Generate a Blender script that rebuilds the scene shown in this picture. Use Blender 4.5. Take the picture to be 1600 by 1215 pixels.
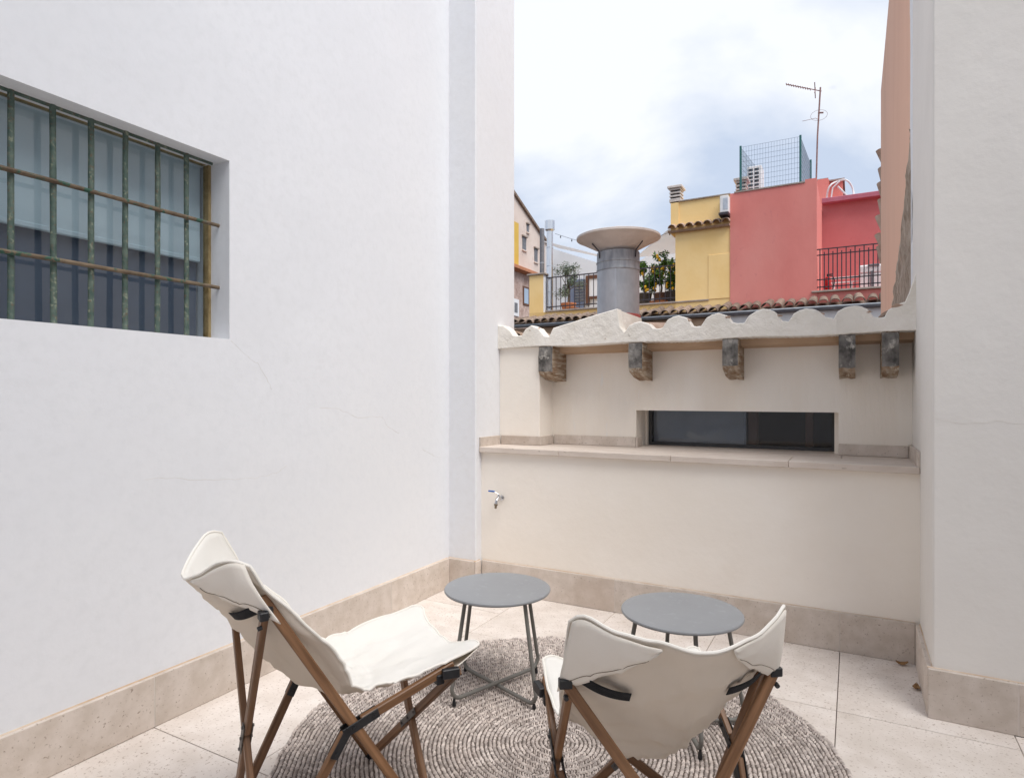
import bpy, bmesh, math, random
import numpy as np
from mathutils import Vector, Matrix, noise as mnoise

random.seed(7); RNG = np.random.default_rng(7)
scene = bpy.context.scene
for o in list(bpy.data.objects): bpy.data.objects.remove(o)
COL = scene.collection
R = math.radians

# ------------------------------------------------------------------ camera
YAW = 28.709
cam_d = bpy.data.cameras.new('camera'); cam = bpy.data.objects.new('camera', cam_d); COL.objects.link(cam)
cam.location = (0, 0, 1.30); cam.rotation_euler = (R(90), 0, R(YAW))
cam_d.sensor_width = 36; cam_d.lens = 975/1600*36; cam_d.shift_y = 10.5/1600
cam_d.clip_start = .05; cam_d.clip_end = 2000
scene.camera = cam

# ------------------------------------------------------------------ sky
SUN_EL, SUN_AZ = 58, 114      # azimuth measured from +Y towards +X
world = bpy.data.worlds.new('World'); scene.world = world; world.use_nodes = True
nt = world.node_tree; nt.nodes.clear()
def wn(t, **k):
    n = nt.nodes.new(t)
    for a, b in k.items(): setattr(n, a, b)
    return n
lk = nt.links.new
sky = wn('ShaderNodeTexSky', sky_type='NISHITA', sun_disc=False, sun_elevation=R(SUN_EL), sun_rotation=R(SUN_AZ), altitude=20, dust_density=1.5)
tc = wn('ShaderNodeTexCoord')
sep = wn('ShaderNodeSeparateXYZ'); lk(tc.outputs['Generated'], sep.inputs[0])
den = wn('ShaderNodeMath', operation='ADD'); lk(sep.outputs[2], den.inputs[0]); den.inputs[1].default_value = .22
mx = wn('ShaderNodeMath', operation='MAXIMUM'); lk(den.outputs[0], mx.inputs[0]); mx.inputs[1].default_value = .12
dx = wn('ShaderNodeMath', operation='DIVIDE'); lk(sep.outputs[0], dx.inputs[0]); lk(mx.outputs[0], dx.inputs[1])
dy = wn('ShaderNodeMath', operation='DIVIDE'); lk(sep.outputs[1], dy.inputs[0]); lk(mx.outputs[0], dy.inputs[1])
cmb = wn('ShaderNodeCombineXYZ'); lk(dx.outputs[0], cmb.inputs[0]); lk(dy.outputs[0], cmb.inputs[1]); cmb.inputs[2].default_value = 3.3
n1 = wn('ShaderNodeTexNoise'); n1.inputs['Scale'].default_value = 1.25; n1.inputs['Detail'].default_value = 7; n1.inputs['Roughness'].default_value = .52
n1.inputs['Distortion'].default_value = .25
lk(cmb.outputs[0], n1.inputs['Vector'])
n2 = wn('ShaderNodeTexNoise'); n2.inputs['Scale'].default_value = 2.1; n2.inputs['Detail'].default_value = 6; n2.inputs['Roughness'].default_value = .5
off = wn('ShaderNodeVectorMath', operation='ADD'); lk(cmb.outputs[0], off.inputs[0]); off.inputs[1].default_value = (5.2, 1.7, 2.0)
lk(off.outputs[0], n2.inputs['Vector'])
tone = wn('ShaderNodeValToRGB')          # shaded cloud base -> bright cloud
tone.color_ramp.elements[0].position = .40; tone.color_ramp.elements[0].color = (5.6, 6.5, 8.1, 1)
tone.color_ramp.elements[1].position = .60; tone.color_ramp.elements[1].color = (9.1, 9.4, 10.0, 1)
lk(n1.outputs['Fac'], tone.inputs[0])
cov = wn('ShaderNodeValToRGB')           # gaps of blue
cov.color_ramp.elements[0].position = .27; cov.color_ramp.elements[0].color = (0, 0, 0, 1)
cov.color_ramp.elements[1].position = .38; cov.color_ramp.elements[1].color = (1, 1, 1, 1)
lk(n2.outputs['Fac'], cov.inputs[0])
mix = wn('ShaderNodeMix', data_type='RGBA'); lk(cov.outputs[0], mix.inputs['Factor']); lk(sky.outputs[0], mix.inputs['A']); lk(tone.outputs[0], mix.inputs['B'])
bg = wn('ShaderNodeBackground'); bg.inputs['Strength'].default_value = .039
lk(mix.outputs['Result'], bg.inputs['Color'])
wo = wn('ShaderNodeOutputWorld'); lk(bg.outputs[0], wo.inputs[0])

# ------------------------------------------------------------------ sun (hazy, behind bright cloud)
sd = bpy.data.lights.new('sun', 'SUN'); sd.energy = 1.35; sd.angle = R(42); sd.color = (1, .965, .92)
sun = bpy.data.objects.new('sun', sd); COL.objects.link(sun); sun.location = (6, -8, 20)
az, el = R(SUN_AZ), R(SUN_EL)
sdir = Vector((math.sin(az)*math.cos(el), math.cos(az)*math.cos(el), math.sin(el)))
sun.rotation_euler = sdir.to_track_quat('Z', 'Y').to_euler()

vs = scene.view_settings
vs.view_transform = 'Standard'; vs.look = 'None'; vs.gamma = 1; vs.exposure = 1.46; vs.use_curve_mapping = False

# ================================================================== materials
def pmat(name, c1, c2=None, scale=3., rough=.8, bump=0., bscale=40., bump2=0., metal=0., stretch=(1, 1, 1), rnd=0., detail=5.,
         speck=None, lo=.35, hi=.65, spec=.4, big=None, bdist=.01, island=False, lines=None):
    m = bpy.data.materials.new(name); m.use_nodes = True
    t = m.node_tree; N = t.nodes; b = N['Principled BSDF']
    def nd(ty, **k):
        n = N.new(ty)
        for a, v in k.items(): setattr(n, a, v)
        return n
    b.inputs['Roughness'].default_value = rough; b.inputs['Metallic'].default_value = metal
    b.inputs['Specular IOR Level'].default_value = spec
    co = nd('ShaderNodeTexCoord'); mp = nd('ShaderNodeMapping'); t.links.new(co.outputs['Object'], mp.inputs[0])
    mp.inputs['Scale'].default_value = stretch
    if rnd:
        oi = nd('ShaderNodeObjectInfo'); ml = nd('ShaderNodeMath', operation='MULTIPLY'); t.links.new(oi.outputs['Random'], ml.inputs[0]); ml.inputs[1].default_value = 57.
        t.links.new(ml.outputs[0], mp.inputs['Location'])
    vec = mp.outputs[0]
    def noise(sc, de=5., ro=.55):
        n = nd('ShaderNodeTexNoise'); n.inputs['Scale'].default_value = sc; n.inputs['Detail'].default_value = de; n.inputs['Roughness'].default_value = ro
        t.links.new(vec, n.inputs['Vector']); return n.outputs['Fac']
    def ramp(src, a, c, ca, cb):
        r = nd('ShaderNodeValToRGB'); e = r.color_ramp.elements
        e[0].position = a; e[0].color = (*ca, 1); e[1].position = c; e[1].color = (*cb, 1); t.links.new(src, r.inputs[0]); return r.outputs[0]
    def mixc(f, a, c, mode='MIX'):
        x = nd('ShaderNodeMix', data_type='RGBA', blend_type=mode)
        for s, v in (('Factor', f), ('A', a), ('B', c)):
            if isinstance(v, (int, float)): x.inputs[s].default_value = v
            elif isinstance(v, tuple): x.inputs[s].default_value = (*v, 1)
            else: t.links.new(v, x.inputs[s])
        return x.outputs['Result']
    col = ramp(noise(scale, detail), lo, hi, c1, c2 or c1)
    if big:                                # (colour, scale, lo, hi, strength) large soft stains
        f = ramp(noise(big[1], 4.), big[2], big[3], (0, 0, 0), (big[4],)*3); col = mixc(f, col, big[0])
    if speck:                              # (colour, scale, lo, hi)
        f = ramp(noise(speck[1], 3., .6), speck[2], speck[3], (0, 0, 0), (1, 1, 1)); col = mixc(f, col, speck[0])
    if island:
        g = nd('ShaderNodeNewGeometry'); f = ramp(g.outputs['Random Per Island'], 0, 1, island[0], island[1]); col = mixc(1., col, f, 'MULTIPLY')
    if rnd:
        f = ramp(oi.outputs['Random'], 0, 1, (1-rnd,)*3, (1, 1, 1)); col = mixc(1., col, f, 'MULTIPLY')
    t.links.new(col, b.inputs['Base Color'])
    if bump:
        bn = nd('ShaderNodeBump'); bn.inputs['Strength'].default_value = bump; bn.inputs['Distance'].default_value = bdist
        h = noise(bscale, 6., .6); t.links.new(h, bn.inputs['Height']); t.links.new(bn.outputs[0], b.inputs['Normal'])
        if bump2:
            b2_ = nd('ShaderNodeBump'); b2_.inputs['Strength'].default_value = bump2; b2_.inputs['Distance'].default_value = .05
            t.links.new(noise(1.7, 3., .5), b2_.inputs['Height']); t.links.new(b2_.outputs[0], bn.inputs['Normal'])
    return m

M = {}
M['plaster'] = pmat('white_plaster', (.752, .764, .793), (.78, .792, .821), 1.6, .9, .26, 12., bump2=.13, speck=((.73, .742, .767), 22., .45, .80), big=((.735, .738, .742), .8, .46, .74, .5), bdist=.008)
M['pilaster'] = pmat('warm_white_plaster', (.75, .76, .785), (.78, .79, .815), 1.6, .9, .26, 12., bump2=.12, speck=((.735, .74, .755), 22., .45, .80), big=((.74, .735, .73), .8, .46, .74, .5), bdist=.008)
M['pillar'] = pmat('offwhite_plaster', (.75, .72, .68), (.79, .76, .72), 1.6, .9, .26, 12., bump2=.12, speck=((.75, .73, .70), 60., .70, .80), big=((.77, .75, .72), .9, .5, .75, .5), bdist=.010)
M['cream'] = pmat('cream_plaster', (.875, .81, .725), (.905, .85, .78), 1.3, .9, .26, 12., bump2=.12, speck=((.68, .62, .55), 70., .70, .80), big=((.80, .72, .63), 1.1, .52, .75, .5), bdist=.012)
M['cream_streak'] = pmat('cream_plaster_streaked', (.86, .785, .69), (.90, .845, .77), .8, .9, .35, 10., stretch=(5, 5, .7), speck=((.84, .815, .775), 4., .66, .76), bdist=.012)
M['edge_plaster'] = pmat('weathered_white_plaster', (.78, .735, .66), (.87, .83, .77), 5., .9, .6, 22., speck=((.50, .42, .34), 26., .68, .76), bdist=.02)
M['floor'] = pmat('limestone_floor', (.71, .63, .565), (.81, .735, .675), 9., .75, .25, 60., rnd=.06, speck=((.44, .35, .29), 95., .59, .69), big=((.52, .45, .38), 1.7, .55, .8, .5), spec=.3, bdist=.003)
M['grout'] = pmat('dark_grout', (.16, .12, .10), (.22, .17, .14), 20.)
M['skirt'] = pmat('limestone_skirting', (.59, .51, .44), (.69, .61, .545), 14., .75, .3, 70., rnd=.12, speck=((.33, .26, .21), 90., .62, .72), big=((.46, .35, .27), 3., .55, .8, .6), spec=.3, bdist=.003)
M['ledge'] = pmat('limestone_ledge', (.62, .53, .46), (.71, .625, .555), 7., .75, .3, 60., rnd=.08, speck=((.36, .29, .24), 40., .66, .73), stretch=(.6, 2, 2), bdist=.003)
M['wood'] = pmat('oiled_teak', (.13, .060, .026), (.30, .155, .075), 9., .45, .25, 30., stretch=(9, 9, .55), rnd=.28, spec=.45, bdist=.002, lo=.30, hi=.70)
M['canvas'] = pmat('natural_canvas', (.83, .80, .745), (.86, .835, .785), 3., .95, .5, 420., bdist=.0015, spec=.15)
def translucent(m, f, c):
    t = m.node_tree; b = t.nodes['Principled BSDF']; o = t.nodes['Material Output']; x = t.nodes.new('ShaderNodeMixShader'); l = t.nodes.new('ShaderNodeBsdfTranslucent')
    x.inputs[0].default_value = f; l.inputs[0].default_value = (*c, 1); t.links.new(b.outputs[0], x.inputs[1]); t.links.new(l.outputs[0], x.inputs[2]); t.links.new(x.outputs[0], o.inputs[0])
M['canvas_shaded'] = pmat('canvas_rear_shaded', (.74, .655, .555), (.80, .72, .62), 3., .95, .5, 420., bdist=.0015, spec=.15)  # rear of the same canvas, with shade and warm bounce put into the colour
translucent(M['canvas'], .10, (.80, .68, .54)); translucent(M['canvas_shaded'], .10, (.70, .56, .42))
M['canvas_pocket'] = pmat('canvas_pocket', (.78, .725, .645), (.83, .78, .71), 3., .95, .5, 420., bdist=.0015, spec=.15)
M['hem'] = pmat('canvas_binding', (.82, .78, .71), (.86, .825, .76), 6., .95, .4, 380., bdist=.0015, spec=.15)
M['blackmetal'] = pmat('black_coated_steel', (.012, .012, .014), (.02, .02, .022), 20., .42, .1, 90.)
M['greymetal'] = pmat('dull_grey_steel', (.13, .125, .12), (.20, .19, .18), 20., .5, .1, 90., metal=.6)
M['strap'] = pmat('black_webbing', (.010, .010, .012), (.018, .018, .02), 60., .9, .4, 300.)
M['stitch'] = pmat('dark_thread', (.25, .20, .15), None, 20., .9)
M['tabletop'] = pmat('grey_powder_coat', (.25, .257, .268), (.28, .287, .298), 4., .40, .25, 260., spec=.5, bdist=.001, speck=((.33, .34, .36), 30., .60, .80))
M['tableleg'] = pmat('taupe_powder_coat', (.165, .158, .142), (.19, .182, .165), 6., .5, .15, 200., bdist=.001)
M['rug'] = pmat('jute_weave', (.60, .525, .475), (.74, .665, .61), 14., .95, .4, 300., island=((.58, .56, .56), (1.14, 1.13, 1.13)), bdist=.002, spec=.1)
M['rugbase'] = pmat('jute_backing', (.10, .08, .07), (.15, .12, .10), 30., 1.)
M['greenbar'] = pmat('flaking_green_paint', (.055, .095, .078), (.12, .16, .13), 30., .65, .6, 90., speck=((.13, .10, .07), 80., .56, .70), big=((.40, .40, .28), 60., .58, .72, .6), bdist=.004)
M['rustbar'] = pmat('rusty_iron', (.10, .07, .045), (.20, .15, .10), 16., .75, .7, 60., speck=((.04, .10, .07), 20., .55, .62), bdist=.004)
M['yellowframe'] = pmat('weathered_wood_frame', (.22, .155, .065), (.34, .26, .13), 30., .8, .4, 60.)
M['blind'] = pmat('roller_blind', (.66, .745, .78), (.71, .79, .82), 4., .8)
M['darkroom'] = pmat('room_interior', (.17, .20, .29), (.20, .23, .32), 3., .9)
M['black_room'] = pmat('dark_interior', (.07, .06, .058), (.09, .08, .075), 3., .9)
M['alu'] = pmat('dark_aluminium', (.05, .052, .056), (.065, .067, .07), 10., .4)
M['beamfront'] = pmat('sooty_end_grain', (.06, .056, .052), (.29, .27, .25), 12., .95, .9, 30., stretch=(1.3, 1.3, 1.), speck=((.44, .41, .37), 17., .58, .68), bdist=.012)
M['beamside'] = pmat('weathered_brown_beam', (.23, .135, .075), (.46, .37, .28), 8., .9, .9, 26., stretch=(4, .7, 5), speck=((.54, .47, .38), 9., .55, .63), bdist=.012)
M['soffit'] = pmat('clay_soffit', (.50, .36, .25), (.60, .46, .34), 7., .9, .4, 30.)
M['tile'] = pmat('weathered_clay_tile', (.21, .145, .11), (.40, .30, .235), 11., .95, .7, 30., rnd=.45, speck=((.12, .105, .095), 14., .58, .68), bdist=.01)
M['tilelight'] = pmat('clay_tile', (.40, .27, .20), (.52, .39, .31), 9., .95, .5, 30., rnd=.2)
M['galv'] = pmat('galvanised_steel', (.43, .465, .52), (.52, .555, .61), 16., .5, .1, 40., metal=.35, stretch=(1, 1, .6))
M['galvdark'] = pmat('stained_galvanised_steel', (.28, .30, .335), (.42, .44, .475), 26., .6, .15, 40., metal=.35, stretch=(1, 1, .25))
M['cowl'] = pmat('dusty_steel_cowl', (.60, .53, .49), (.70, .63, .585), 6., .6, .15, 30., metal=.1)
M['steel'] = pmat('stainless_steel', (.66, .68, .71), (.70, .72, .75), 3., .28, 0., 20., metal=1.)
M['darkflue'] = pmat('dark_flue', (.13, .135, .15), (.19, .19, .21), 8., .6)
M['redpaint'] = pmat('red_flashing', (.30, .055, .045), (.36, .08, .065), 9., .7)
M['gutter'] = pmat('zinc_gutter', (.19, .21, .24), (.26, .28, .31), 9., .5, metal=.4)
M['yellow'] = pmat('ochre_render', (.87, .60, .255), (.91, .655, .31), 1.6, .95, .3, 12., speck=((.60, .42, .20), 18., .70, .8))
M['yellowdirty'] = pmat('stained_ochre_render', (.68, .43, .16), (.80, .56, .25), 2.4, .95, .3, 12., speck=((.30, .22, .14), 5., .60, .72))
M['pink'] = pmat('rose_render', (.63, .205, .18), (.69, .24, .21), 1.4, .95, .3, 12., stretch=(1, 1, .5), speck=((.56, .19, .185), 8., .62, .8), big=((.68, .30, .26), .6, .45, .75, .7))
M['pinkshaded'] = pmat('rose_render_shaded', (.50, .155, .155), (.55, .18, .178), 1.4, .95, .3, 12., speck=((.46, .14, .14), 10., .62, .8))  # rose render darkened: shade of the recess put into the colour
M['coping'] = pmat('concrete_coping', (.30, .25, .22), (.40, .34, .30), 9., .95)
M['pinkcoping'] = pmat('mauve_coping', (.40, .12, .17), (.46, .155, .205), 5., .8)
M['peach'] = pmat('peach_render', (.76, .47, .345), (.84, .545, .41), 1.6, .95, .5, 10., stretch=(1, .8, .22), speck=((.66, .40, .29), 1.6, .50, .85), bdist=.02)
M['stonepatch'] = pmat('exposed_rubble', (.30, .235, .18), (.54, .45, .375), 9., 1., 1., 16., stretch=(1, 1, .55), bdist=.06)
M['brickpale'] = pmat('pale_brick', (.55, .49, .45), (.68, .62, .58), 12., .95, .3, 40.)
M['greenpost'] = pmat('green_steel', (.022, .115, .115), (.03, .14, .135), 8., .5)
M['wire'] = pmat('green_wire', (.16, .22, .28), None, 8., .5)
M['whiteplastic'] = pmat('white_plastic', (.72, .72, .72), (.78, .78, .78), 8., .5)
M['darkslot'] = pmat('dark_slot', (.03, .03, .035), None, 5., .8)
M['iron'] = pmat('wrought_iron', (.035, .03, .038), (.06, .05, .06), 20., .6)
M['redgloss'] = pmat('extinguisher_red', (.50, .018, .022), (.55, .03, .03), 8., .3)
M['antenna'] = pmat('rusty_antenna', (.24, .13, .12), (.33, .20, .18), 14., .7)
M['lefthouse'] = pmat('pale_pink_render', (.62, .51, .45), (.70, .60, .54), 1.2, .95, .3, 8., speck=((.52, .40, .35), 3., .62, .75))
M['rubble'] = pmat('pink_rubble', (.36, .25, .215), (.58, .45, .40), 5., 1., .8, 6., bdist=.05)
M['mustard'] = pmat('mustard_render', (.62, .40, .075), (.66, .44, .10), 2., .95)
M['whitehouse'] = pmat('white_render', (.72, .73, .76), (.78, .79, .82), 1.2, .95)
M['sail'] = pmat('white_sailcloth', (.80, .80, .82), (.84, .84, .86), 2., .9)
M['terracotta'] = pmat('terracotta', (.42, .17, .09), (.50, .22, .12), 6., .9)
M['darkpot'] = pmat('dark_planter', (.055, .05, .05), (.085, .075, .07), 9., .8)
M['brownpot'] = pmat('brown_planter', (.15, .085, .065), (.20, .12, .09), 9., .8)
M['oliveleaf'] = pmat('olive_leaf', (.10, .135, .085), (.22, .265, .20), 4., .7, island=((.6, .6, .6), (1.3, 1.3, 1.3)))
M['lemonleaf'] = pmat('lemon_leaf', (.035, .095, .015), (.12, .24, .04), 4., .5, island=((.45, .5, .4), (1.5, 1.4, 1.2)))
M['bark'] = pmat('bark', (.13, .095, .065), (.23, .18, .13), 20., .95, .6, 40.)
M['lemon'] = pmat('lemon_skin', (.80, .42, .02), (.86, .52, .03), 9., .5)
M['soil'] = pmat('soil', (.05, .035, .025), (.08, .06, .04), 20., 1.)
M['chrome'] = pmat('chrome', (.55, .55, .56), (.65, .65, .66), 9., .22, metal=1.)
M['bluegrip'] = pmat('blue_vinyl', (.02, .10, .36), (.03, .13, .42), 9., .5)
M['brass'] = pmat('dull_brass', (.22, .17, .12), (.30, .24, .17), 12., .45, metal=.8)
M['brownwood'] = pmat('brown_joinery', (.11, .045, .025), (.17, .075, .04), 6., .6, stretch=(6, 6, .6))
M['leaf'] = pmat('dry_leaf', (.26, .14, .06), (.36, .22, .10), 30., .9)
M['filler'] = pmat('pale_joint_filler', (.56, .50, .45), (.62, .56, .51), 20., .9)
M['bead'] = pmat('dusty_sealant', (.55, .40, .28), (.72, .62, .52), 5., .95)
M['ground'] = pmat('street_asphalt', (.045, .045, .045), (.065, .063, .06), .6, .95)
M['crack'] = pmat('hairline_crack', (.66, .62, .565), None, 40., 1.)
M['stone'] = pmat('pale_stone', (.55, .50, .43), (.64, .58, .50), 2., .95)
M['bluestuff'] = pmat('blue_plastic', (.02, .28, .50), None, 4., .5)
M['tanwall'] = pmat('tan_render', (.46, .31, .20), (.55, .39, .27), 2.4, .95)

def cloth(name, c):
    m = bpy.data.materials.new(name); m.use_nodes = True; t = m.node_tree; t.nodes.clear(); o = t.nodes.new('ShaderNodeOutputMaterial'); x = t.nodes.new('ShaderNodeMixShader'); x.inputs[0].default_value = .5
    d = t.nodes.new('ShaderNodeBsdfDiffuse'); l = t.nodes.new('ShaderNodeBsdfTranslucent'); nz = t.nodes.new('ShaderNodeTexNoise'); nz.inputs['Scale'].default_value = 3
    rp = t.nodes.new('ShaderNodeValToRGB'); rp.color_ramp.elements[0].color = (*[q*.93 for q in c], 1); rp.color_ramp.elements[1].color = (*c, 1); t.links.new(nz.outputs['Fac'], rp.inputs[0])
    t.links.new(rp.outputs[0], d.inputs[0]); t.links.new(rp.outputs[0], l.inputs[0]); t.links.new(d.outputs[0], x.inputs[1]); t.links.new(l.outputs[0], x.inputs[2]); t.links.new(x.outputs[0], o.inputs[0]); return m
M['sailcloth'] = cloth('translucent_sailcloth', (.84, .84, .86))
def glass(name, tint, ior):
    m = bpy.data.materials.new(name); m.use_nodes = True; t = m.node_tree; t.nodes.clear()
    o = t.nodes.new('ShaderNodeOutputMaterial'); mixs = t.nodes.new('ShaderNodeMixShader')
    tr = t.nodes.new('ShaderNodeBsdfTransparent'); tr.inputs[0].default_value = (*tint, 1)
    gl = t.nodes.new('ShaderNodeBsdfGlossy'); gl.inputs['Roughness'].default_value = .04
    fr = t.nodes.new('ShaderNodeFresnel'); fr.inputs[0].default_value = ior
    tcn = t.nodes.new('ShaderNodeTexCoord'); nz = t.nodes.new('ShaderNodeTexNoise'); nz.inputs['Scale'].default_value = 5
    bn = t.nodes.new('ShaderNodeBump'); bn.inputs['Strength'].default_value = .02; bn.inputs['Distance'].default_value = .01
    t.links.new(tcn.outputs['Object'], nz.inputs['Vector']); t.links.new(nz.outputs['Fac'], bn.inputs['Height']); t.links.new(bn.outputs[0], gl.inputs['Normal'])
    ge = t.nodes.new('ShaderNodeNewGeometry'); iv = t.nodes.new('ShaderNodeMath'); iv.operation = 'SUBTRACT'; iv.inputs[0].default_value = 1; t.links.new(ge.outputs['Backfacing'], iv.inputs[1])
    mu = t.nodes.new('ShaderNodeMath'); mu.operation = 'MULTIPLY'; t.links.new(fr.outputs[0], mu.inputs[0]); t.links.new(iv.outputs[0], mu.inputs[1]); t.links.new(mu.outputs[0], mixs.inputs[0]); t.links.new(tr.outputs[0], mixs.inputs[1]); t.links.new(gl.outputs[0], mixs.inputs[2]); t.links.new(mixs.outputs[0], o.inputs[0])
    return m
M['glass'] = glass('window_glass', (.86, .90, .92), 1.9)
M['glass2'] = glass('dusty_window_glass', (.80, .83, .86), 1.7)

# ================================================================== mesh helpers
class MB:
    def __init__(s): s.v = []; s.f = []; s.mi = []
    def add(s, v, f, mi=0):
        k = len(s.v); s.v += [tuple(p) for p in v]; s.f += [tuple(i+k for i in q) for q in f]; s.mi += [mi]*len(f); return s
    def box(s, x0, x1, y0, y1, z0, z1, c=0., mi=0):
        if c <= 0:
            v = [(x, y, z) for z in (z0, z1) for y in (y0, y1) for x in (x0, x1)]
            return s.add(v, [(0, 2, 3, 1), (4, 5, 7, 6), (0, 1, 5, 4), (2, 6, 7, 3), (0, 4, 6, 2), (1, 3, 7, 5)], mi)
        pts = []
        for a, sx in ((x0, 1), (x1, -1)):
            for b, sy in ((y0, 1), (y1, -1)):
                for d, sz in ((z0, 1), (z1, -1)):
                    pts += [(a, b+sy*c, d+sz*c), (a+sx*c, b, d+sz*c), (a+sx*c, b+sy*c, d)]
        return s.hull(pts, mi)
    def hull(s, pts, mi=0):
        bm = bmesh.new(); vs_ = [bm.verts.new(p) for p in pts]
        bmesh.ops.convex_hull(bm, input=vs_); bmesh.ops.dissolve_limit(bm, angle_limit=.02, verts=bm.verts, edges=bm.edges)
        bm.verts.index_update(); v = [q.co.copy() for q in bm.verts]; f = [[q.index for q in fc.verts] for fc in bm.faces]; bm.free()
        return s.add(v, f, mi)
    def prism(s, poly, axis, a, b, mi=0):
        """poly = 2D outline, extruded along axis from a to b. axis 'x': poly=(y,z); 'y': (x,z); 'z': (x,y)"""
        def P(p, t): return {'x': (t, p[0], p[1]), 'y': (p[0], t, p[1]), 'z': (p[0], p[1], t)}[axis]
        n = len(poly); v = [P(p, a) for p in poly]+[P(p, b) for p in poly]
        f = [tuple(range(n)), tuple(range(2*n-1, n-1, -1))]+[(i, (i+1) % n+0, (i+1) % n+n, i+n)[::-1] for i in range(n)]
        return s.add(v, f, mi)
    def tube(s, pts, r, seg=8, closed=False, cap=True, mi=0):
        P = [Vector(p) for p in pts]; n = len(P)
        rr = r if hasattr(r, '__len__') else [r]*n
        T = []
        for i in range(n):
            a = P[i-1] if (i > 0 or closed) else P[i]; b = P[(i+1) % n] if (i < n-1 or closed) else P[i]
            T.append((b-a).normalized())
        u = T[0].orthogonal().normalized(); v = []; 
        for i in range(n):
            u = (u-T[i]*u.dot(T[i])).normalized(); w = T[i].cross(u)
            for k in range(seg):
                an = 2*math.pi*k/seg; v.append(P[i]+(u*math.cos(an)+w*math.sin(an))*rr[i])
        f = []
        for i in range(n if closed else n-1):
            j = (i+1) % n
            for k in range(seg): f.append((i*seg+k, i*seg+(k+1) % seg, j*seg+(k+1) % seg, j*seg+k))
        if cap and not closed: f += [tuple(range(seg))[::-1], tuple((n-1)*seg+k for k in range(seg))]
        return s.add(v, f, mi)
    def lathe(s, prof, c=(0, 0, 0), seg=32, mi=0):
        v = []; n = len(prof)
        for (r, z) in prof:
            for k in range(seg): an = 2*math.pi*k/seg; v.append((c[0]+r*math.cos(an), c[1]+r*math.sin(an), c[2]+z))
        f = [(i*seg+k, i*seg+(k+1) % seg, (i+1)*seg+(k+1) % seg, (i+1)*seg+k) for i in range(n-1) for k in range(seg)]
        f += [tuple(range(seg))[::-1], tuple((n-1)*seg+k for k in range(seg))]
        return s.add(v, f, mi)
    def bar(s, a, b, w, t, ref, c=.002, mi=0):
        """rectangular bar from a to b, width w along ref, thickness t"""
        a = Vector(a); b = Vector(b); d = (b-a); L = d.length; d.normalize(); u = Vector(ref); u = (u-d*u.dot(d)).normalized(); q = d.cross(u)
        m = MB().box(-w/2, w/2, -t/2, t/2, 0, L, c)
        return s.add([a+u*p[0]+q*p[1]+d*p[2] for p in m.v], m.f, mi)

def label(o, lab=None, cat=None, group=None, kind=None):
    if lab: o['label'] = lab
    if cat: o['category'] = cat
    if group: o['group'] = group
    if kind: o['kind'] = kind
    return o
def mesh(name, mb, mats, smooth=False, angle=None):
    me = bpy.data.meshes.new(name); me.from_pydata([tuple(p) for p in mb.v], [], mb.f)
    for m in (mats if isinstance(mats, (list, tuple)) else [mats]): me.materials.append(M[m] if isinstance(m, str) else m)
    if any(mb.mi): me.polygons.foreach_set('material_index', mb.mi)
    bm = bmesh.new(); bm.from_mesh(me); bmesh.ops.recalc_face_normals(bm, faces=bm.faces); bm.to_mesh(me); bm.free()
    if smooth:
        me.polygons.foreach_set('use_smooth', [True]*len(me.polygons))
        try: me.set_sharp_from_angle(angle=angle if angle else R(40))
        except Exception: pass
    me.update(); return me
def obj(name, data, parent=None, mat=None):
    o = bpy.data.objects.new(name, data); COL.objects.link(o)
    if parent: o.parent = parent
    if mat is not None: o.matrix_local = mat
    return o
def mk(name, mb, mats, parent=None, smooth=False, world=False, angle=None):
    """world=True: vertices given in world space; they are moved into the (unrotated) parent's space"""
    if world:
        off_ = Vector((0, 0, 0)); p = parent
        while p is not None: off_ += p.location; p = p.parent
        mb.v = [(q[0]-off_.x, q[1]-off_.y, q[2]-off_.z) for q in mb.v]
    return obj(name, mesh(name, mb, mats, smooth, angle), parent)
def thing(name, lab, cat, loc=(0, 0, 0), rz=0, group=None):
    o = obj(name, None); o.location = loc; o.rotation_euler = (0, 0, rz); o.empty_display_size = .1
    return label(o, lab, cat, group)
def solo(name, mb, mats, lab, cat, loc=(0, 0, 0), smooth=False, group=None, angle=None):
    mb.v = [(q[0]-loc[0], q[1]-loc[1], q[2]-loc[2]) for q in mb.v]
    o = obj(name, mesh(name, mb, mats, smooth, angle)); o.location = loc
    return label(o, lab, cat, group)
def holed(o, U, V, N, rect, hole, depth):
    """wall slab with one rectangular opening; o origin, U/V in-plane, N points into the wall"""
    o, U, V, N = map(Vector, (o, U, V, N)); m = MB()
    P = lambda u, v, d: o+U*u+V*v+N*d
    a = [(rect[0], rect[2]), (rect[1], rect[2]), (rect[1], rect[3]), (rect[0], rect[3])]
    h = [(hole[0], hole[2]), (hole[1], hole[2]), (hole[1], hole[3]), (hole[0], hole[3])]
    v = [P(*q, 0) for q in a]+[P(*q, 0) for q in h]+[P(*q, depth) for q in a]+[P(*q, depth) for q in h]
    f = []
    for i in range(4):
        j = (i+1) % 4
        f += [(i, j, 4+j, 4+i), (8+i, 12+i, 12+j, 8+j), (4+i, 4+j, 12+j, 12+i), (i, 8+i, 8+j, j)]
    return m.add(v, f)

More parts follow.
